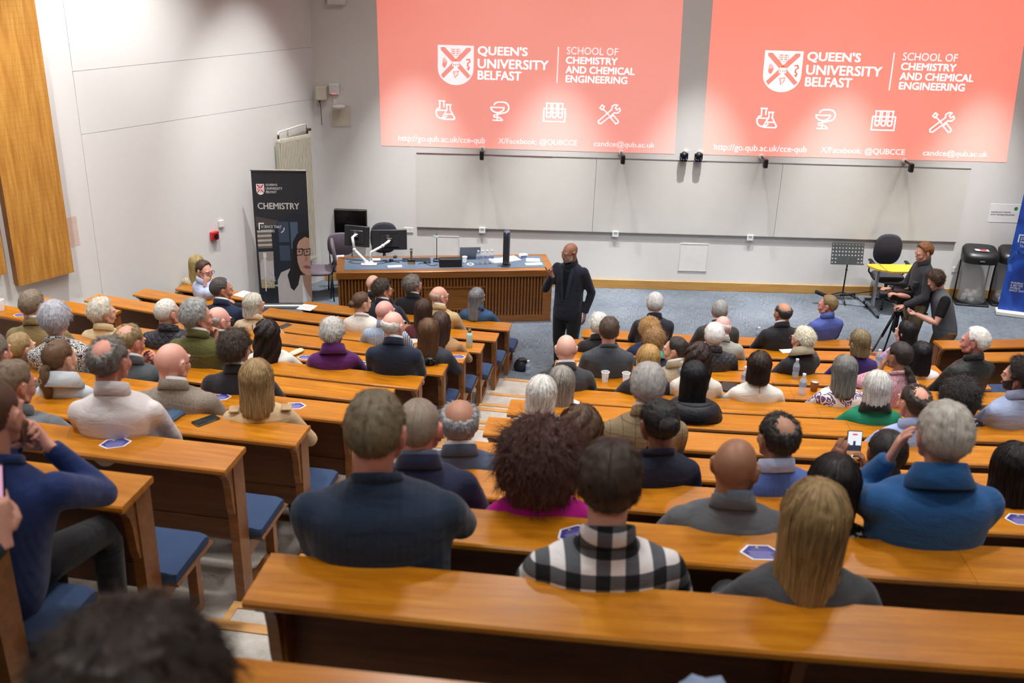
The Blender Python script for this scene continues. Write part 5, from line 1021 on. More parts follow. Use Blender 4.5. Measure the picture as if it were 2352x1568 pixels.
def add_hair(e, pid, hair, hm, Hm, HS, fem, hl):
    if hair == 'bald': return
    acc = []; V, Fc, UV = hair_mesh(hair, pid, fem)
    if hair in LONG:       # long hair hangs straight down whatever the head does
        W_ = (V*HS) @ Hm[0].T+Hm[1]; yaw = math.atan2(Hm[0][1, 0], Hm[0][0, 0]); Rz = np.array(Matrix.Rotation(yaw, 3, 'Z')); W2 = (V*HS) @ Rz.T+Hm[1]; low = sstep((-V[:, 2])/.10)[:, None]; Vw = W_*(1-low)+(W2+np.array([0, 0, 0]))*low
    else: Vw = (V*HS) @ Hm[0].T+Hm[1]
    addmesh(acc, Vw, Fc, 0, UV)
    def ad(v, f): addmesh(acc, (np.asarray(v)*HS) @ Hm[0].T+Hm[1], f, 0, np.stack([np.arctan2(v[:, 0], v[:, 1]+.1)*.5, v[:, 2]*5], -1))
    if hair == 'bun': ad(*lump((0, -.135, .0), (.042, .036, .04), pid))
    if hair == 'buncrown': ad(*lump((.0, -.13, .035), (.05, .045, .046), pid))
    if hair == 'bunlow': ad(*lump((.0, -.105, -.05), (.055, .04, .05), pid, .003))
    if hair == 'pony': ad(*tail_mesh([(0, -.10, -.01), (0, -.135, -.03), (.0, -.15, -.09), (0, -.14, -.19), (0, -.12, -.25)], [.02, .028, .036, .03, .012], pid, .004))
    if hair == 'pony2': ad(*tail_mesh([(0, -.10, .0), (0, -.135, -.01), (.0, -.165, -.06), (0, -.15, -.14), (0, -.13, -.2)], [.02, .03, .034, .026, .01], pid, .005))
    if hair == 'ponylow': ad(*tail_mesh([(0, -.085, -.06), (0, -.12, -.09), (.02, -.15, -.17), (.03, -.14, -.27), (.04, -.12, -.35)], [.02, .024, .034, .03, .01], pid, .008))
    o = fin('hair', acc, [hm], e); mk = HGRID['m']; G = Vw.reshape(mk.shape[0], NP_, 3)
    strands(o, G, mk, hair, pid, HCOL.get(e.name, '808080'), HN.get(e.name, 1400), HS)
    return o
def beard(e, Hm, HS, col, thick=.007, mous=False):
    Rg = RADS[0]; deg = np.degrees(TH)[:, None]; ap = np.abs(np.degrees(PHS))[None, :]
    D = np.stack([np.sin(TH)[:, None]*np.sin(-PHS)[None, :], np.sin(TH)[:, None]*np.cos(PHS)[None, :], np.cos(TH)[:, None]*np.ones((1, NP_))], -1)
    cov = sstep((deg-(116-ap*.16)+5*np.exp(-(ap/16.)**2))/8)*sstep((80-ap)/14)*sstep((148-deg)/4)
    mouth = ((deg-126)/5.5)**2+(ap/11.)**2; cov = cov*sstep((mouth-.6)/1.0)
    if mous: cov = sstep((deg-112)/4)*sstep((124-deg)/4)*sstep((20-ap)/5)
    n = nz(D.reshape(-1, 3), 16, 3).reshape(NT_, NP_); rad = Rg+cov*(thick+.002*n)-.008*(1-cov); V = (HC+D*rad[..., None]).reshape(-1, 3)
    acc = []; addmesh(acc, (V*HS) @ Hm[0].T+Hm[1], grid_faces(NT_, NP_), 0, np.stack([np.tile(np.arange(NP_)/NP_, NT_), np.repeat(np.linspace(0, 1, NT_), NP_)], -1)); fin('moustache' if mous else 'beard', acc, [hairmat(col)], e)
def hpt(Hm, HS, p): return Vector(np.array(p)*HS @ Hm[0].T+Hm[1])
def extras(pid, e, Hm, HS, hl, nb, Mq, sp, hcol):
    if pid == 22: beard(e, Hm, HS, '6A3E22', .012)
    if pid == 60: beard(e, Hm, HS, '2A1C16', .007)
    if pid == 59: beard(e, Hm, HS, 'D8D0C8', .006, True)
    if pid == 34:
        m = MB(); m.tube([hpt(Hm, HS, (.085*math.cos(R(a)), .025+.06*math.sin(R(a))*.4, .075+.035*math.sin(R(a)))) for a in range(0, 181, 15)], .006, 8); m.build('sunglasses', plain('frame_purple', '4A3A5A', .3), e, True)
        m = MB(); m.tube([Vector(sp[1])+Vector((-.06, -.1, .06)), Mq(.6)+Vector((.02, -.15, 0)), Mq(.3)+Vector((-.08, -.15, 0))], .012, 8, flat=.4); m.build('bag_strap', M_BLACK, e, True)
    if pid == 49: collar(e, nb+Vector((0, 0, .02)), -.1, cloth('cotton:B4AA92'), 1.1, 'scarf', h=.06, spread=.05, drop=.03)
    if pid == 41: collar(e, nb+Vector((0, 0, .01)), -.1, cloth('cotton:5AC8B4'), 1.05, 'scarf', h=.05, spread=.045, drop=.03)
    if pid == 52: m = MB(); m.tube([nb+Vector((math.sin(a)*.075, math.cos(a)*.07+.01, .0-.02*math.cos(a))) for a in (2*math.pi*i/20 for i in range(21))], .0025, 6); m.tube([nb+Vector((0, -.062, .02)), nb+Vector((0, -.085, -.03))], .0025, 6); m.build('necklace', M_STEEL, e, True)
    if pid == 51: collar(e, nb+Vector((0, -.03, -.08)), R(-8), cloth('puffer:26282C'), 2.0, 'coat_hood', h=.06, spread=.05, drop=.08)
    if pid == 5: m = MB(); m.tube([nb+Vector((math.sin(a)*.078, math.cos(a)*.075+.01, .015-.03*math.cos(a))) for a in (2*math.pi*i/20 for i in range(21))], .006, 6); m.build('lanyard', plain('lanyard_red', '8A1A24', .6), e, True); m = MB(); m.ell(hpt(Hm, HS, (0, -.115, -.015)), (.017, .017, .017), nu=12, nv=8); m.build('hair_tie', M_BLACK, e, True)
    if pid == 50: m = MB(); m.tube([hpt(Hm, HS, (.07*math.cos(R(a)), -.088-.035*math.sin(R(a)), .02-.01*math.sin(R(a)))) for a in range(0, 181, 15)], .010, 8); m.build('hair_twist', hairmat('33251F'), e, True)
    if pid == 18:
        for s in (-1, 1): m = MB(); m.box(s*.15-.03, s*.15+.03, Mq(.84).y-.05, Mq(.84).y+.03, Mq(.84).z+.04, Mq(.84).z+.05, b=.003); m.build('epaulette', cloth('cotton:BC9F78'), e)
    if pid == 12: m = MB(); m.tube([Mq(.93)+Vector((0, -.085, 0)), Mq(.6)+Vector((0, -.13, 0))], .004, 6); m.build('zip', M_DGREY, e, True)
    if pid == 43: m = MB(); m.ell(hpt(Hm, HS, (0, -.115, -.005)), (.018, .016, .018), nu=12, nv=8); m.build('hair_tie', M_BLACK, e, True)
    if pid == 57: m = MB(); m.ell(hpt(Hm, HS, (0, -.095, -.065)), (.018, .016, .018), nu=12, nv=8); m.build('hair_tie', plain('tie_green', '6A8A7A', .5), e, True)
    if pid == 14: m = MB(); b = Mq(.66); m.box(-.16, .16, b.y-.152, b.y-.147, b.z-.002, b.z+.002); 
PHONE_POS = (1.80, 4.53, 2.985); PHONE2 = (-1.262, 2.20, 4.035)
PEOPLE = [
(1,7,-3.74,7.595,2.417,-19,5,'short','8A7A66','E0A890','J','wool:8C7A52','lap','man with grey-brown hair in a khaki jacket beside the silver-haired woman'),
(2,8,-3.096,6.559,2.72,10,5,'wavyshort','B4B4BC','E8B8A4','R','paisleybw:E8E6E4:3A3A40','lap','silver curly-haired woman in a black and white swirl-print blouse'),
(3,6,-3.543,8.433,2.039,-52,0,'wavyshort','D8D0C0','E4AE94','J','cotton:DCC9A0','lap','white-haired woman in a cream jacket seen in profile on the left'),
(4,8,-3.429,6.684,2.443,-28,0,'short','A58A5E','EAB898','H','wool:2C3238','lap','boy with sandy hair in a dark hooded jacket'),
(5,9,-2.654,5.616,2.859,-25,0,'pony','6A5038','EAB898','H','cotton:C4CCD2','lap','girl with a light brown ponytail in a pale grey hooded top'),
(6,6,-2.898,8.242,2.131,-36,0,'recede','DCD6CC','E2A68E','J','quilt:3A3C44','lap','white-haired man in a dark quilted jacket'),
(7,7,-2.337,7.288,2.483,-57,0,'wavyshort','9A9A96','D89C82','J','tweed:5A5A30:4A4A26','chin','grey-haired man in an olive tweed jacket with his fist at his chin'),
(8,6,-2.456,8.218,2.084,-43,8,'fringe','A8A098','E8A898','J','wool:22262E','lap','balding man in glasses and a dark jacket beside the olive tweed man'),
(9,4,-2.945,10.054,1.69,-59,0,'short','4E4A48','C88868','J','wool:24304A','lap','dark-grey-haired man in a navy suit jacket beside the white desk papers'),
(10,2,-3.718,12.02,1.208,-121,4,'short','4A3628','E0A48C','S','cotton:B8C6E6','cheek','man in glasses and a light blue shirt leaning his cheek on his fist'),
(11,1,-4.136,13.056,0.937,-7,10,'long','A8935E','E0B090','R','leopard:CFC2A4:3C342C','lap','blonde woman in a leopard-print top by the left wall'),
(12,4,-2.583,9.938,1.573,-45,5,'bob','D2CDBE','E2A68E','J','cotton:D6C2A0','lap','white-bobbed woman in a cream jacket with a back zip'),
(13,8,-2.588,6.544,2.577,-28,14,'crown','8A7450','D8907A','J','wool:4A4E52','clasp','balding sandy-haired man in a charcoal suit with clasped hands'),
(14,10,-1.924,4.589,3.316,-15,2,'crown','78706A','D08C78','S','cotton:E2DAD8','lap','man with thinning grey hair in a white shirt'),
(15,9,-1.918,5.444,2.928,-26,4,'bald','C0A090','E0A490','J','tweed:8A8074:7A7066','lap','bald man in black glasses and a grey-brown tweed jacket'),
(16,8,-1.782,6.294,2.648,-14,4,'messy','3E3026','D8A084','J','wool:26262A','lap','man with tousled dark brown hair in a black jacket and white collar'),
(17,6,-1.995,8.032,2.038,-4,0,'wavylong','2C2220','D8A084','R','cotton:E4E2D8','lap','woman with long wavy black hair in an off-white top'),
(18,9,-1.416,5.372,2.863,5,2,'bobL','A88C62','E0B090','J','cotton:D2B68E','lap','woman with a straight blonde bob in a beige trench coat'),
(19,6,-1.414,7.915,2.115,-10,4,'wavyshort','BDBAB4','E0B09C','C','wool:5A2262','lap','woman with wavy silver hair in a purple coat'),
(20,9,-3.105,5.718,2.83,-11,0,'short','7E7468','D89880','J','wool:5A5C60','lap','grey-haired man at the left edge,mostly hidden by the man in glasses'),
(21,10,-2.535,4.812,3.065,-30,12,'short','7A6650','D09078','J','fleece:6E7278','lap','man in glasses and a grey fleece behind the bearded man'),
(22,12,-1.607,2.887,3.884,-5,8,'buzz','5A3A2A','D89880','R','knit:24366A','clasp','ginger-bearded man with a shaved head in a blue cable sweater'),
(25,3,-1.544,10.536,1.403,-52,4,'bun','5A4030','E0AC90','R','knit:E8E4DC','lap','woman with a brown bun in a cream sweater'),
(26,1,-1.645,12.263,1.009,-22,0,'bald','C8A890','E6B49C','J','wool:2A2C36','lap','bald man half hidden behind the young man in glasses in the front row'),
(27,2,-1.413,11.367,1.25,-58,4,'messy','43372C','D89C80','J','wool:24283A','lap','young dark-haired man in round glasses and a navy jacket'),
(28,1,-1.122,12.144,1.048,-55,0,'longish','76706A','D09C84','J','wool:26282E','lap','man with thick collar-length grey hair in a black jacket in front of the podium'),
(29,2,-0.73,11.228,1.249,-56,2,'fringe','C4A898','E4AA92','J','cotton:C8AE80','lap','bald man in glasses and a tan jacket'),
(30,1,-0.303,11.984,0.966,-39,0,'long','86868A','D8A890','J','denim:3A5A80','lap','woman with long grey hair in a denim jacket in the front row'),
(31,4,-1.176,9.602,1.665,-38,4,'bald','C8A8A0','E0A498','S','vstripes:C8D4E4:5E7896','lap','bald man in a blue and white striped shirt'),
(32,6,-0.888,7.82,2.24,-29,4,'fringe','D8D4CE','E6AC9C','J','wool:20283A','lap','bald man with white side hair in a navy overcoat'),
(33,3,-0.853,10.396,1.389,-10,4,'long','4A342A','D8A890','R','knit:5A2830','lap','woman with long dark brown hair in a maroon knit'),
(34,5,-0.665,8.635,1.855,-2,6,'long','6A4A30','D8A890','J','cotton:3C4048','lap','woman with highlighted brown hair and sunglasses pushed up on her head'),
(35,4,-0.603,9.477,1.598,-11,4,'longer','4C3830','D8A890','R','cotton:B08A62','lap','woman with very long brown hair in a tan top beside the mint bottle'),
(36,6,0.536,7.617,2.159,1,0,'bald','C8A898','E0AC9A','J','wool:3A3C40','lap','bald man in a dark grey suit at the aisle end of the middle block'),
(37,3,1.045,10.117,1.38,12,0,'wavyshort','DCD8D0','E8B8A8','J','wool:2A2A2E','lap','white-haired person in a black jacket behind the standing lecturer'),
(38,5,0.97,8.415,2.004,-7,2,'short','4A3A2E','D89C84','R','knit:44484E','lap','young man with short brown hair in a charcoal sweatshirt'),
(39,2,1.754,10.866,1.359,-4,0,'full','C6C6C6','E0A490','J','wool:2A2E38','lap','silver-haired man in a navy suit facing the carpeted stage'),
(40,3,1.593,10.066,1.361,-9,2,'curlyshort','B8905A','E0B090','R','wool:2A3050','lap','person with ginger-blond curls behind the silver-haired suit'),
(41,4,1.518,9.228,1.569,-19,6,'messy','9A7448','E0B090','R','cotton:2C3048','lap','person with tousled light brown hair and a mint scarf'),
(42,6,1.205,7.548,2.111,-9,2,'bob','C09A60','E0B090','R','wool:26262A','lap','woman with a blonde bob in a black top behind two plastic cups'),
(43,5,1.569,8.381,1.849,64,0,'pony2','2A2422','DCA888','J','cotton:A89C84','lap','dark-haired woman with a ponytail and beige jacket looking left'),
(44,2,2.497,10.829,1.309,-13,2,'short','9C9C98','D89C84','J','wool:3C403E','lap','man with cropped grey hair and a dark green-grey jacket in the second row'),
(45,3,2.36,10.014,1.439,-25,4,'fringe','E0D8D0','ECB0A4','J','wool:A4A49C','lap','bald pink-headed man in a light grey jacket'),
(46,4,2.086,9.167,1.675,-3,0,'full','E4DEDC','E8B4A8','J','quilt:3A3A40','lap','white-haired man in a dark puffer gilet'),
(47,2,3.21,10.806,1.312,23,4,'crownbig','3A3634','C88C6C','J','wool:2C2C30','lap','man with a bald crown and black hair in a black jacket'),
(48,1,3.997,11.647,1.112,61,0,'short','8A7450','DC9C84','S','cotton:5A6AB4','lap','man in a blue shirt in profile at the end of the front row'),
(49,4,2.94,9.13,1.674,42,0,'pixie','E4DCC4','E0A48C','J','wool:2A2A2C','neck','woman with spiky platinum hair,glasses and a beige scarf'),
(50,6,1.604,7.515,2.149,-17,4,'wavylong','3C2C26','D8A488','R','cotton:E2DCD0','lap','woman with half-up long brown hair in a cream top'),
(51,7,1.412,6.687,2.348,-12,8,'bobL','1C1C20','D8A488','R','puffer:26282C','lap','woman with straight black hair and a black puffer coat'),
(52,6,2.097,7.483,2.104,-16,4,'bob','3A2A22','DCA68A','W','cotton:E6E2DA','lap','woman with a dark brown bob in a wide-necked white top'),
(53,6,2.778,7.453,2.103,-5,6,'bobL','84827E','DCA890','R','paisley:E8E4E2:6A4A78','lap','woman with a grey bob in a purple paisley top'),
(54,4,3.493,9.122,1.67,19,4,'bob','8A7A5A','DCA890','R','wool:3C2A72','lap','woman with a highlighted brown bob in a purple sweater'),
(55,7,2.719,6.614,2.343,-7,6,'bob','DAD8D2','E0B09C','C','cotton:1E7A5C','lap','white-bobbed woman in a green coat'),
(56,3,4.291,9.972,1.447,37,0,'bob','1E1A1C','E0B098','R','cotton:BCA6DC','lap','woman with a black bob and lilac top below the video camera'),
(57,6,3.199,7.463,2.233,27,4,'ponylow','2E2624','B08060','R','floral:D8A8B4:8A4A5A','face','woman with a low dark ponytail in a pink floral blouse'),
(58,4,4.121,9.127,1.561,-4,0,'longish2','1C1A1E','D8A488','R','cotton:E6E4E8','lap','woman with shiny black shoulder-length hair in a white top'),
(59,5,4.196,8.288,2.041,53,0,'full','DCD8D2','D08C7C','J','leather:2E3030','lap','white-haired man with a moustache in a black leather jacket'),
(60,7,3.717,6.6,2.468,49,2,'curlyshort','2A201C','D89880','S','cotton:A8B4D4','lap','dark curly-haired bearded man in a light blue shirt at the right edge'),
(61,7,3.331,6.601,2.304,-27,4,'curly','2A2624','B8866A','R','floralbw:2A2A2C:D8D8D8','lap','woman with curly black hair in a black and white floral dress'),
(62,8,2.633,5.796,2.621,16,2,'crown','3E322C','DC9C80','S','cotton:A8BAE2','lap','balding dark-haired man in a light blue shirt'),
(63,11,1.652,3.339,3.662,-6,4,'full','BEB8AE','D09880','H','fleece:2A5A90','ear','silver-haired man in a blue fleece with his hand at his face'),
(64,10,1.821,4.171,3.132,-12,2,'bunlow','181416','8A5A44','R','cotton:8A1A2A','phone','woman with sleek black hair in a red top filming on a phone'),
(65,10,2.407,4.142,3.089,-12,2,'bobL','1A1618','9A6A50','R','wool:1E2A44','lap','person with black hair in dark navy at the right edge'),
(66,11,1.304,3.403,3.404,-21,6,'longer','201A1A','B08468','R','floralbw:2A2A2E:B8A890','lap','woman with long black hair behind the blonde woman in a grey blazer'),
(67,12,0.939,2.549,3.786,-20,6,'longer','A88C60','DCB090','J','wool:4A4C50','lap','woman with long blonde-brown hair in a dark grey blazer'),
(68,11,0.913,3.394,3.481,-25,2,'bald','6A4A38','9A6A4C','J','wool:5C5E62','lap','bald brown-skinned man in a grey suit jacket'),
(69,10,1.301,4.186,3.194,13,2,'crown','2A2422','A8785C','S','knit:4A62A0','lap','dark-haired man with a thinning crown and a blue sweater over a pale collar'),
(70,10,0.747,4.234,3.229,15,4,'buncrown','1A1818','8A5E48','R','cotton:262A3A','lap','woman with black hair in a bun and a navy top'),
(71,9,0.817,5.051,3.036,-9,2,'full','A8A4A0','E0A08C','J','check:8E7C60:6A5C44','lap','grey-haired man in a beige checked jacket'),
(72,11,0.165,3.469,3.455,-3,2,'curlybig','4E2C22','D8A488','R','wool:C40E8E','lap','woman with big dark brown curls in a magenta top'),
(73,10,0.39,4.29,3.143,-5,6,'wavylong','5A4230','D8A488','R','cotton:C8C0B4','lap','woman with loosely tied wavy brown hair beside the magenta top'),
(74,12,0.334,2.605,3.863,-7,4,'full','3A2A20','E0AC94','S','plaid:E4E0DE:1C1E22','lap','young brown-haired man in a black and white plaid shirt'),
(75,12,-0.368,2.726,3.95,-7,4,'short','7E7058','D8907C','R','knit:243246','elbow','big grey-haired man in a navy jumper in the row before the empty bench'),
(76,11,-0.31,3.526,3.546,-5,2,'buzzgrey','988878','E08C78','J','wool:242844','lap','close-cropped grey man in a dark navy jacket partly behind the navy jumper'),
(77,10,-0.188,4.358,3.142,2,2,'crownbig','8E8E90','B07C60','J','wool:4A5468','lap','man with grey hair around a bald crown in a slate blue jacket'),
(78,8,0.279,5.954,2.538,-18,4,'bobL','E4E0D8','E0B0A0','R','paisleybw:E6E4E4:4A4048','lap','woman with long white hair near the aisle in the middle block'),
(79,7,0.459,6.779,2.242,-9,4,'long','9A948C','E0B0A0','R','cotton:E4E2E0','lap','woman with long grey hair in a white blouse behind the white-haired woman'),
]
for row in PEOPLE: person(*row)
# two more seated people at the frame edges
person(23, 13, -1.74, 1.98, 4.28, -20, 2, 'short', '4A3A2E', 'D89C84', 'R', 'cotton:3A3E46', 'hold', 'person at the left edge whose hand holds up a phone')
person(24, 14, -.40, .91, 4.54, -8, 4, 'longish', '2A201A', 'D0987E', 'J', 'wool:2A2C32', 'lap', 'blurred dark-haired head in the nearest row at the bottom of the frame')
_head_h = Matrix
def lect_like(label, loc, az, H, neck, hip, head, haz, hpit, hair, hcol, scol, cl, tg, hk, pd, pl, name_top, trouser, stand='stand', sleeves=None, W=1.0, seed=0, bare=False, hems=.0):
    byaw = R(az); e = empty('person', loc, byaw, label=label, category='person'); HS = 1.03; HCOL[e.name] = hcol
    Hm = (head_matrix(R(haz-az), R(hpit)), np.array(head)); m = MB(); mid = torso(m, hip, neck, W, 1.05, bulge=-.02); Mq = lambda t_: bez(Vector(hip), mid, Vector(neck), t_)
    sz = Mq(.83); sp = {s: sz+Vector((s*.185*W, 0, .0)) for s in (-1, 1)}; acc = []; wr = {}; ms = MB()
    for s in (-1, 1):
        if bare:
            E_, W_ = ik(sp[s], tg[s], .30, .27, pl[s]); wr[s] = (E_, W_); q = ms if sleeves else m
            q.ell(sp[s], (.068, .068, .074)); q.tube([sp[s]+(sp[s]-E_).normalized()*.02, sp[s].lerp(E_, .35), sp[s].lerp(E_, .72)], [.07, .068, .062], 14)
            mm = MB(); mm.tube([sp[s].lerp(E_, .3), sp[s].lerp(E_, .7), E_, E_.lerp(W_, .25), E_.lerp(W_, .7), W_], [.05, .047, .042, .043, .034, .027], 14); addmesh(acc, np.array(mm.v), mm.f, 0)
        else: wr[s] = arm(m, sp[s], tg[s], pl[s], 1.06, 1.08)
    V, Fc = HEADS[0]; Vn = (V*HS) @ Hm[0].T+Hm[1]; low = sstep((-V[:, 2]-.10)/.10)[:, None]; tgt = (V*HS)+np.array(neck)-np.array([0, -.046, -.148*HS]); addmesh(acc, Vn*(1-low)+tgt*low, Fc, 0)
    for s in (-1, 1): hand_place(acc, hk[s], wr[s][1], pd[s][0], pd[s][1], s, 1.0)
    if not bare: bodycore(acc, sp, wr, Mq)
    face_bits(acc, Hm, HS); skin = skinmat(scol); hm = hairmat(hcol, False); fin('body', acc, [skin, M_EYEW, M_IRIS, M_LIPS, hm], e)
    add_hair(e, 300+seed, hair, hm, Hm, HS, False, None)
    mt = MB(); hz_ = hip[2]
    if stand == 'stand':
        for s in (-1, 1): mt.tube([(s*.09, hip[1], hz_+.12), (s*.095, hip[1], hz_-.06), (s*.1, hip[1]+.02, hz_*.55), (s*.105, hip[1]-.01, .25), (s*.11, hip[1]-.02, .07)], [.105, .1, .075, .062, .056], 14); mt.ell((0, hip[1], hz_+.02), (.165, .115, .12))
    else:
        for s in (-1, 1): mt.tube([(s*.09, hip[1], hz_+.1), (s*.1, hip[1]+.05, hz_*.6), (s*.11, hip[1]+.12, .1), (s*.11, hip[1]+.05, .07), (s*.11, hip[1]-.3, .06)], [.105, .095, .075, .065, .05], 14); mt.ell((0, hip[1], hz_+.06), (.165, .12, .11))
    JOBS.append((mt, .016, 4, .5)); PEND.append((e, 'trousers', cloth(trouser)))
    for s in (-1, 1):
        yy = hip[1]-.04 if stand == 'stand' else hip[1]-.42; q = MB(); q.loft([[(s*.11+wx*math.cos(a), yy+y, z0+hh*max(0, math.sin(a))) for a in (2*math.pi*i/12 for i in range(12))] for y, wx, z0, hh in ((-.06, .03, .0, .07), (.0, .04, .0, .095), (.1, .044, 0, .065), (.19, .042, 0, .05), (.235, .02, 0, .03))]); q.build('shoe', M_BLACK, e, True)
    JOBS.append((m, .0135, 4, .5)); PEND.append((e, name_top, cloth(cl)))
    if sleeves: JOBS.append((ms, .013, 3, .5)); PEND.append((e, 'sleeves', cloth(sleeves)))
    return e, Hm, HS, Mq
# the lecturer
LZ = {1: None}
def loc_of(p, base, az): return Matrix.Rotation(-R(az), 3, 'Z') @ (Vector(p)-Vector(base))
LB = (.84, 12.02, 0); LA = 152
e, Hm, HS, Mq = lect_like('standing bald lecturer with a grey beard in a dark suit, pointing', LB, LA, 1.71, (0, -.02, 1.435), (0, 0, .74), (0, .035, 1.585), 128, 8, 'bald', '7A7672', '9A6A52', 'wool:1E2230',
    {1: loc_of((.615, 11.86, 1.33), LB, LA), -1: loc_of((1.055, 11.95, .80), LB, LA)}, {1: 'point', -1: 'relaxed'}, {1: (Vector((.35, .25, .75)), Vector((-1, .3, 0))), -1: (Vector((0, .15, -1)), Vector((1, 0, 0)))}, {1: (.6, -.6, -1), -1: (-.5, -.6, -.2)}, 'jacket', 'wool:16171C', W=.97)
beard(e, Hm, HS, 'A8A098', .004); LECT = e; collar(e, (0, -.02, 1.435), R(-8), cloth('wool:1E2230'), 1.0, h=.045, spread=.032, drop=.03); collar(e, (0, -.02, 1.43), R(-8), cloth('cotton:14161E'), .95, 'shirt_collar', h=.05, r0=.064, spread=.014, drop=.01)
# video crew
B1 = (5.50, 12.60, 0)
e, Hm, HS, Mq = lect_like('ginger-haired man in a dark quarter-zip standing behind the video camera', B1, 92, 1.62, (0, -.01, 1.375), (0, 0, .74), (0, .035, 1.525), 100, 14, 'full', '8A5A30', 'DCA088', 'wool:3A3C42',
    {1: Vector((.12, .34, .98)), -1: Vector((-.2, .26, .86))}, {1: 'grip', -1: 'grip'}, {1: (Vector((-.2, 1, .1)), Vector((0, -.2, -1))), -1: (Vector((.2, 1, -.2)), Vector((0, -.2, -1)))}, {1: (.6, -.5, -1), -1: (-.6, -.5, -1)}, 'jumper', 'cotton:8A7A60', seed=1, W=.95)
collar(e, (0, -.01, 1.375), R(-6), cloth('wool:3A3C42'), 1.0, h=.06, spread=.018)
B2 = (5.86, 12.36, 0)
e, Hm, HS, Mq = lect_like('young man in headphones and grey t-shirt bending to the video camera', B2, 88, 1.3, (0, .20, 1.09), (0, .0, .48), (0, .285, 1.215), 96, 30, 'curlyshort', '4A3626', 'DCA48C', 'cotton:6A6E74',
    {1: Vector((.03, .70, 1.00)), -1: Vector((-.12, .48, .80))}, {1: 'grip', -1: 'grip'}, {1: (Vector((-.1, 1, .25)), Vector((0, 0, -1))), -1: (Vector((.1, 1, .1)), Vector((0, .2, 1)))}, {1: (.7, -.2, -1), -1: (-.7, -.4, -1)}, 'tshirt', 'cotton:7A5A3C', 'kneel', 'cotton:1A1A1C', seed=2, W=.95, bare=True)
m = MB(); m.tube([hpt(Hm, HS, (.098*math.cos(R(a)), -.015, .01+.118*math.sin(R(a)))) for a in range(0, 181, 12)], .007, 8); m.build('headband', M_BLACK, e, True)
for s in (-1, 1): m = MB(); m.ell((0, 0, 0), (.022, .042, .046)); m.xform(Matrix.Translation(hpt(Hm, HS, (s*.098, -.012, -.005))) @ Matrix(Hm[0].tolist()).to_4x4()); m.build('ear_cup', M_BLACK, e, True)
# finish all remeshed garments
for (V, Fc), (e, nm, mt) in zip(voxel(JOBS), PEND): fin(nm, [(V, Fc, 0, None)], [mt], e)
# lecturer lapels and shirt front laid on the jacket
jk = [c for c in LECT.children if c.name.startswith('jacket')][0].data; bv = BVHTree.FromPolygons([v.co for v in jk.vertices], [tuple(p.vertices) for p in jk.polygons])
def lay(pts2, name, mat, off):
    m = MB(); P = []
    for x, z in pts2:
        h = bv.ray_cast(Vector((x, .6, z)), Vector((0, -1, 0))); P.append((x, (h[0].y if h[0] else .12)+off, z))
    n = len(P)//2; m.raw(P+[(x, y-.006, z) for x, y, z in P], [(i, i+1, n+i+1, n+i) for i in range(n-1)]+[(2*n+i, 3*n+i, 3*n+i+1, 2*n+i+1) for i in range(n-1)]); m.build(name, mat, LECT, fix=True)
zs = np.linspace(1.40, .96, 9)
lay([(-.055+.05*i/8, z) for i, z in enumerate(zs)]+[(.055-.05*i/8, z) for i, z in enumerate(zs)], 'shirt_front', cloth('cotton:0E1016'), .004)
for s in (-1, 1): lay([(s*(.05-.045*i/8), z) for i, z in enumerate(zs)]+[(s*(.10-.08*(i/8)**2-.01*(i/8)), z-.01) for i, z in enumerate(zs)], 'lapel', cloth('wool:242A3A'), .010)
m = MB()
for z in (.94, .84): h = bv.ray_cast(Vector((0, .6, z)), Vector((0, -1, 0))); m.ell((.0, (h[0].y if h[0] else .13)+.002, z), (.009, .004, .009), nu=10, nv=6)
m.build('button', M_BLACK, LECT, True)
# ------------------------------------------------------------------ video camera on tripod
o = thing('tripod', (5.24, 12.50, 0), 'black video tripod standing at the right aisle', 'tripod')
for a in (200, 320, 80): c_, s_ = math.cos(R(a)), math.sin(R(a)); m = MB(); m.tube([(.04*c_, .04*s_, .74), (.2*c_, .2*s_, .4)], .02, 8); m.tube([(.2*c_, .2*s_, .42), (.40*c_, .40*s_, .015)], .013, 8); m.ell((.40*c_, .40*s_, .015), (.02, .02, .015), nu=8, nv=6); m.build('leg', M_BLACK, o, True)
m = MB(); m.lathe([(.05, .70), (.055, .76), (.04, .78), (.04, .84), (.055, .86), (.055, .9)], n=16); m.build('fluid_head', M_BLACK, o, 40); m = MB(); m.lathe([(.058, .755), (.058, .775)], n=16); m.build('bowl_ring', M_ALU, o, 40); m = MB(); m.tube([(.05, -.03, .86), (.36, -.08, .74)], .01, 8); m.build('pan_handle', M_BLACK, o, True); m = MB(); m.tube([(0, 0, .45), (0, 0, .72)], .03, 10); m.build('centre_column', M_BLACK, o, True)
o = thing('video_camera', (5.24, 12.50, .90), 'black video camera with a top microphone on the tripod', 'camera', R(180))
m = MB(); m.box(-.15, .16, -.06, .06, .0, .14, b=.012); m.build('body', M_BLACK, o, 40); m = MB(); m.lathe([(.048, 0), (.048, .07), (.058, .075), (.058, .14), (.05, .145)], n=20); m.xform(Matrix.Translation((.16, 0, .07)) @ Matrix.Rotation(R(90), 4, 'Y')); m.build('lens_barrel', M_BLACK, o, 40)
m = MB(); m.tube([(-.1, 0, .14), (-.09, 0, .2), (.12, 0, .2), (.13, 0, .14)], .013, 8); m.build('top_handle', M_DGREY, o, True); m = MB(); m.tube([(-.02, .04, .235), (.26, .04, .235)], [.018, .02], 10); m.build('microphone', plain('foam', '1A1A1C', .95), o, True); m = MB(); m.box(-.2, -.12, -.05, .05, .19, .27, b=.008); m.build('viewfinder', M_DGREY, o); m = MB(); m.box(.02, .1, -.066, -.06, .07, .085); m.build('yellow_label', plain('label_yellow', 'C8C040', .5), o)
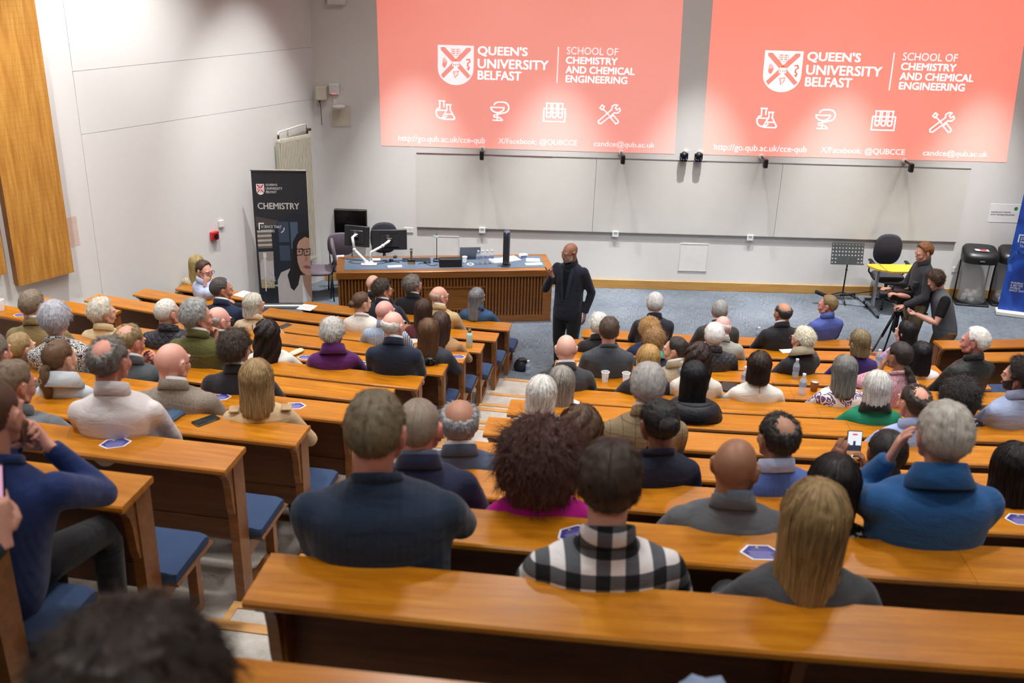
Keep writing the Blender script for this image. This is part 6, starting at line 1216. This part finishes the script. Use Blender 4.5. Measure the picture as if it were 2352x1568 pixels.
# ------------------------------------------------------------------ things lying on the desks
def dtop(k): return ZT[k-1]+HD
M_CARDW = plain('card_white', 'ECEAF0', .5, var=.01); M_CARDP = plain('card_purple', '3E3A86', .45, var=.08); M_CARDT = plain('card_text', '9A96C8', .5); M_CARDY = plain('card_yellow', 'D8D060', .5)
CARD = [(-.078, 0), (-.04, .047), (.04, .047), (.078, 0), (.04, -.047), (-.04, -.047)]
def card(x, y, k, rz, label):
    o = empty('programme_card', (x, y, dtop(k)+.0005), rz, label=label, category='card', group='hexagonal programme cards')
    m = MB(); m.prism(CARD, 2, 0, .0012); m.build('card_stock', M_CARDW, o); m = MB(); m.prism([(a*.87, b*.87) for a, b in CARD], 2, .0012, .0016); m.build('printed_field', M_CARDP, o)
    m = MB()
    for i in range(5): m.box(-.045+.004*(i % 2), .045-.006*(i % 3), -.034+i*.009, -.0305+i*.009, .0016, .0019)
    put_text(m, 'QUEEN\'S', -.03, .03, .014, .022, lambda a, b: (a, b, .0019)); m.build('lettering', M_CARDT, o, fix=False); m = MB(); m.box(-.012, -.003, .027, .034, .0016, .0019); m.build('emblem', M_CARDY, o)
for a in ((-1.88, 4.404, 10, .35, 'hexagonal card lying behind the man in the white shirt'), (-1.868, 6.114, 8, .2, 'hexagonal card between the bald tweed man and the blonde bob'), (-1.35, 6.013, 8, .1, 'hexagonal card right of the woman with the blonde bob'), (-1.80, 8.60, 5, 0, 'hexagonal card beside the cream glasses case'), (-1.289, 8.50, 5, .2, 'hexagonal card between the purple coat and the navy overcoat'),
          (-.419, 9.25, 4, 0, 'hexagonal card at the aisle end of the desk by the tan top'), (-.80, 8.50, 5, .3, 'hexagonal card under the black camera'), (-4.80, 9.46, 5, .2, 'hexagonal card on the desk at the far left'), (.30, 3.235, 11, .5, 'hexagonal card beside the plaid shirt'), (.977, 3.14, 11, .0, 'hexagonal card beside the blonde woman in the grey blazer'),
          (2.374, 3.91, 10, -.1, 'hexagonal card at the right edge of the frame'), (.775, 4.94, 9, .1, 'hexagonal card beside the navy top and black bun'), (.829, 9.16, 4, .5, 'hexagonal card beside the charcoal sweatshirt'), (1.94, 4.84, 9, .2, 'hexagonal card below the filming phone')): card(*a)
for x, y, k, w_, d_, rz, lab in ((-.94, 10.22, 3, .2, .1, .5, 'white paper beside the woman with sunglasses'), (3.143, 10.206, 3, .15, .1, .2, 'white leaflet beside the platinum-haired woman'), (-3.37, 12.60, 1, .3, .21, -.5, 'white papers on the desk beside the navy suit'), (.34, 7.63, 6, .14, .22, 0, 'white paper on the aisle end of the sixth desk'), (-2.50, 12.20, 1, .2, .2, -.3, 'white sheets on the front desk left of the fluted podium')):
    o = empty('loose_paper', (x, y, dtop(k)+.0005), rz, label=lab, category='paper', group='papers on the desks'); m = MB(); m.box(-w_/2, w_/2, -d_/2, d_/2, 0, .002); m.build('sheet', M_PAPER, o)
    m = MB()
    for i in range(5): m.box(-w_*.36, w_*.3-.02*(i % 2), -d_*.3+i*d_*.13, -d_*.3+i*d_*.13+.004, .002, .0023)
    m.build('printed_lines', plain('print_grey', '9A9AA2', .7), o)
def phone(loc, rz, label, col='16181C', tilt=None, screen=None, Mx=None):
    o = empty('phone', loc, rz, label=label, category='phone', group='mobile phones')
    m = MB(); m.box(-.038, .038, -.075, .075, 0, .009, b=.004); m.build('case', plain('phone_'+col, col, .35), o, 40); m = MB(); m.box(-.034, .034, -.071, .071, .009, .0096); m.build('glass', screen or plain('phone_glass', '1E2426', .12), o); return o
phone((-1.697, 5.25, dtop(9)), -.75, 'dark phone on the desk beside the blue case'); phone((-2.418, 10.54, dtop(3)), -.6, 'grey phone on the desk behind the black wavy hair', '4A4C50'); phone((4.10, 10.16, dtop(3)), 1.0, 'maroon-cased phone beside the purple sweater', '5A2030'); phone((3.95, 7.33, dtop(6)), .9, 'dark phone beside the floral dress', '2A3034')
o = thing('spectacle_case', (-1.90, 5.31, dtop(9)), 'blue-grey folded leather case on the desk behind the white shirt', 'case', -.35)
m = MB(); m.loft([[(a, y, z) for a, z in ((-.045, 0), (.045, 0), (.055, .012), (.045, .03), (.0, .036), (-.05, .03), (-.052, .022), (0, .026), (.038, .022), (.042, .012), (.036, .006), (-.045, .006))] for y in (-.085, .085)]); m.build('flap', plain('blue_leather', '4A6480', .5, bump=.2), o, 40)
m = MB(); m.loft([[(x, .038*math.cos(a)*q, .018+.018*math.sin(a)*q) for a in (2*math.pi*i/14 for i in range(14))] for x, q in ((-.08, .5), (-.07, .85), (-.04, 1), (.04, 1), (.07, .85), (.08, .5))]); o = m.build('glasses_case', plain('cream_case', 'D0C8AC', .4), None, True, label='cream hard glasses case on the desk beside the black wavy hair', category='case'); o.location = (-1.90, 8.68, dtop(5)); o.rotation_euler = (0, 0, 1.0)
o = thing('flask_bottle', (-.336, 10.09, dtop(3)), 'mint green metal bottle standing on the third desk', 'bottle'); m = MB(); m.lathe([(.03, 0), (.035, .006), (.035, .14), (.031, .155), (.02, .168), (.018, .172)], n=20); m.build('body', plain('mint', 'C4D8C6', .4), o, 50); m = MB(); m.lathe([(.02, .17), (.02, .195), (.016, .2)], n=16); m.build('cap', M_STEEL, o, 40); m = MB(); m.tube([(-.018, 0, .195), (-.014, 0, .212), (.014, 0, .212), (.018, 0, .195)], .004, 6); m.build('cap_loop', M_STEEL, o, True)
pcup((.943, 8.232, dtop(5)), 'clear plastic cup on the desk beside the charcoal sweatshirt', .1); pcup((1.128, 8.22, dtop(5)), 'clear plastic cup on the desk touching the blonde bob', .1); pcup((-5.04, 9.56, dtop(5)), 'clear plastic cup on the desk at the far left edge', .12)
for x, y, k, lab in ((3.136, 11.42, 1, 'water bottle on the front desk beside the man with the bald crown'), (1.62, 8.29, 5, 'water bottle beside the woman with half-up brown hair'), (2.183, 8.20, 5, 'water bottle behind the dark brown bob'), (2.872, 8.96, 4, 'water bottle in front of the platinum-haired woman'), (2.67, 8.08, 5, 'water bottle beside the paper cup'), (4.01, 9.84, 3, 'water bottle beside the purple sweater'), (1.86, 9.12, 4, 'water bottle behind the dark ponytail')): bottle((x, y, dtop(k)), lab, 'water bottles on the desks')
o = thing('paper_cup', (2.80, 8.16, dtop(5)), 'brown paper coffee cup beside a water bottle', 'cup'); m = MB(); m.lathe([(.028, 0), (.038, .09), (.04, .094), (.036, .094), (.026, .004)], n=18); m.build('wall', plain('kraft_cup', '9A7A5A', .7), o, True); m = MB(); m.lathe([(.0, .08), (.034, .08)], n=18, caps=False); m.build('coffee', plain('milky_coffee', 'D8C8B0', .3), o)
o = thing('notebook', (2.03, 8.17, dtop(5)), 'black notebook leaning on the desk beside the white top', 'notebook', -.5); m = MB(); m.box(-.06, .06, -.09, .09, 0, .02, b=.002); m.build('cover', plain('black_cover', '26221E', .5), o); m = MB(); m.box(-.058, .061, -.088, .088, .004, .016); m.build('pages', plain('red_pages', '6A2A28', .7), o)
o = thing('stills_camera', (-.70, 8.47, dtop(5)), 'black stills camera with a long lens resting on the desk', 'camera', -.7); m = MB(); m.box(-.06, .06, .03, .09, .005, .085, b=.012); m.box(-.022, .022, .035, .08, .085, .105, b=.006); m.build('body', M_BLACK, o, 40); m = MB(); m.lathe([(.035, 0), (.036, .05), (.04, .055), (.041, .11), (.046, .115), (.046, .15), (.04, .15), (.035, .14)], n=20); m.xform(Matrix.Translation((0, .03, .045)) @ Matrix.Rotation(R(90), 4, 'X')); m.build('lens', plain('lens_black', '1C1C1E', .35), o, 40); m = MB(); m.tube([(.06, .06, .07), (.1, .08, .03), (.06, .13, .01), (-.02, .14, .012), (-.06, .06, .07)], .007, 6, flat=.4); m.build('strap', M_BLACK, o, True)
o = thing('shoulder_bag', (.28, 11.95, 0), 'dark bag with a clear bottle on the carpet beside the front bench', 'bag', .3); m = MB(); m.loft([[(.11*math.cos(a)*q, .08*math.sin(a)*q*(1+.1*math.sin(3*a)), z) for a in (2*math.pi*i/18 for i in range(18))] for z, q in ((0, .8), (.04, .95), (.09, .9), (.13, .7), (.16, .4))]); m.build('pouch', plain('bag_black', '22222A', .5, bump=.5, bscale=14), o, True); m = MB(); m.tube([(-.06, 0, .13), (-.07, -.05, .16), (.03, -.06, .15), (.08, -.03, .06)], .009, 8); m.build('strap', M_BLACK, o, True)
bottle((.36, 11.80, 0), 'clear bottle standing on the carpet beside the dark bag', 'water bottles on the floor')
o = thing('folded_jacket', (.435, 1.60, dtop(13)), 'light blue jacket heaped on the nearest desk at the bottom edge', 'jacket'); V, Fc = lump((0, 0, .02), (.075, .09, .05), 5, .02); fin('cloth_heap', [(V, Fc, 0, None)], [cloth('denim:8A9AB8')], o)
# phones held up
def held_phone(loc, rz, label, scr):
    o = phone(loc, rz, label, '16181C', screen=scr); o.rotation_euler = (R(78), 0, rz); return o
M_SCR = emis('phone_screen_white', 'E8ECF4', 1.0)
o = held_phone(PHONE_POS, R(-2), 'phone held up filming the lecturer, its screen lit', M_SCR)
m = MB(); m.box(-.012, .012, .052, .06, .0097, .0100); m.build('record_badge', emis('rec_red', 'FF3020', 1.2), o); m = MB(); m.box(-.034, .034, -.03, .0, .0097, .0099); m.box(-.006, .006, .0, .022, .0097, .0099); m.build('screen_image', emis('scr_dark', '3A4458', .6), o); m = MB(); m.box(-.034, .034, -.071, -.03, .0097, .0099); m.build('screen_lower', emis('scr_amber', 'C89060', .8), o); m = MB(); m.lathe([(.0, .0099), (.008, .0099), (.008, .0101), (0, .0101)], (0, -.058, 0), 12, caps=False); m.build('shutter_button', emis('scr_btn', 'FFFFFF', 1.2), o)
held_phone(PHONE2, R(-10), 'phone held up at the left edge of the frame, its screen pink', emis('phone_screen_pink', 'D8A0C0', 1.0))
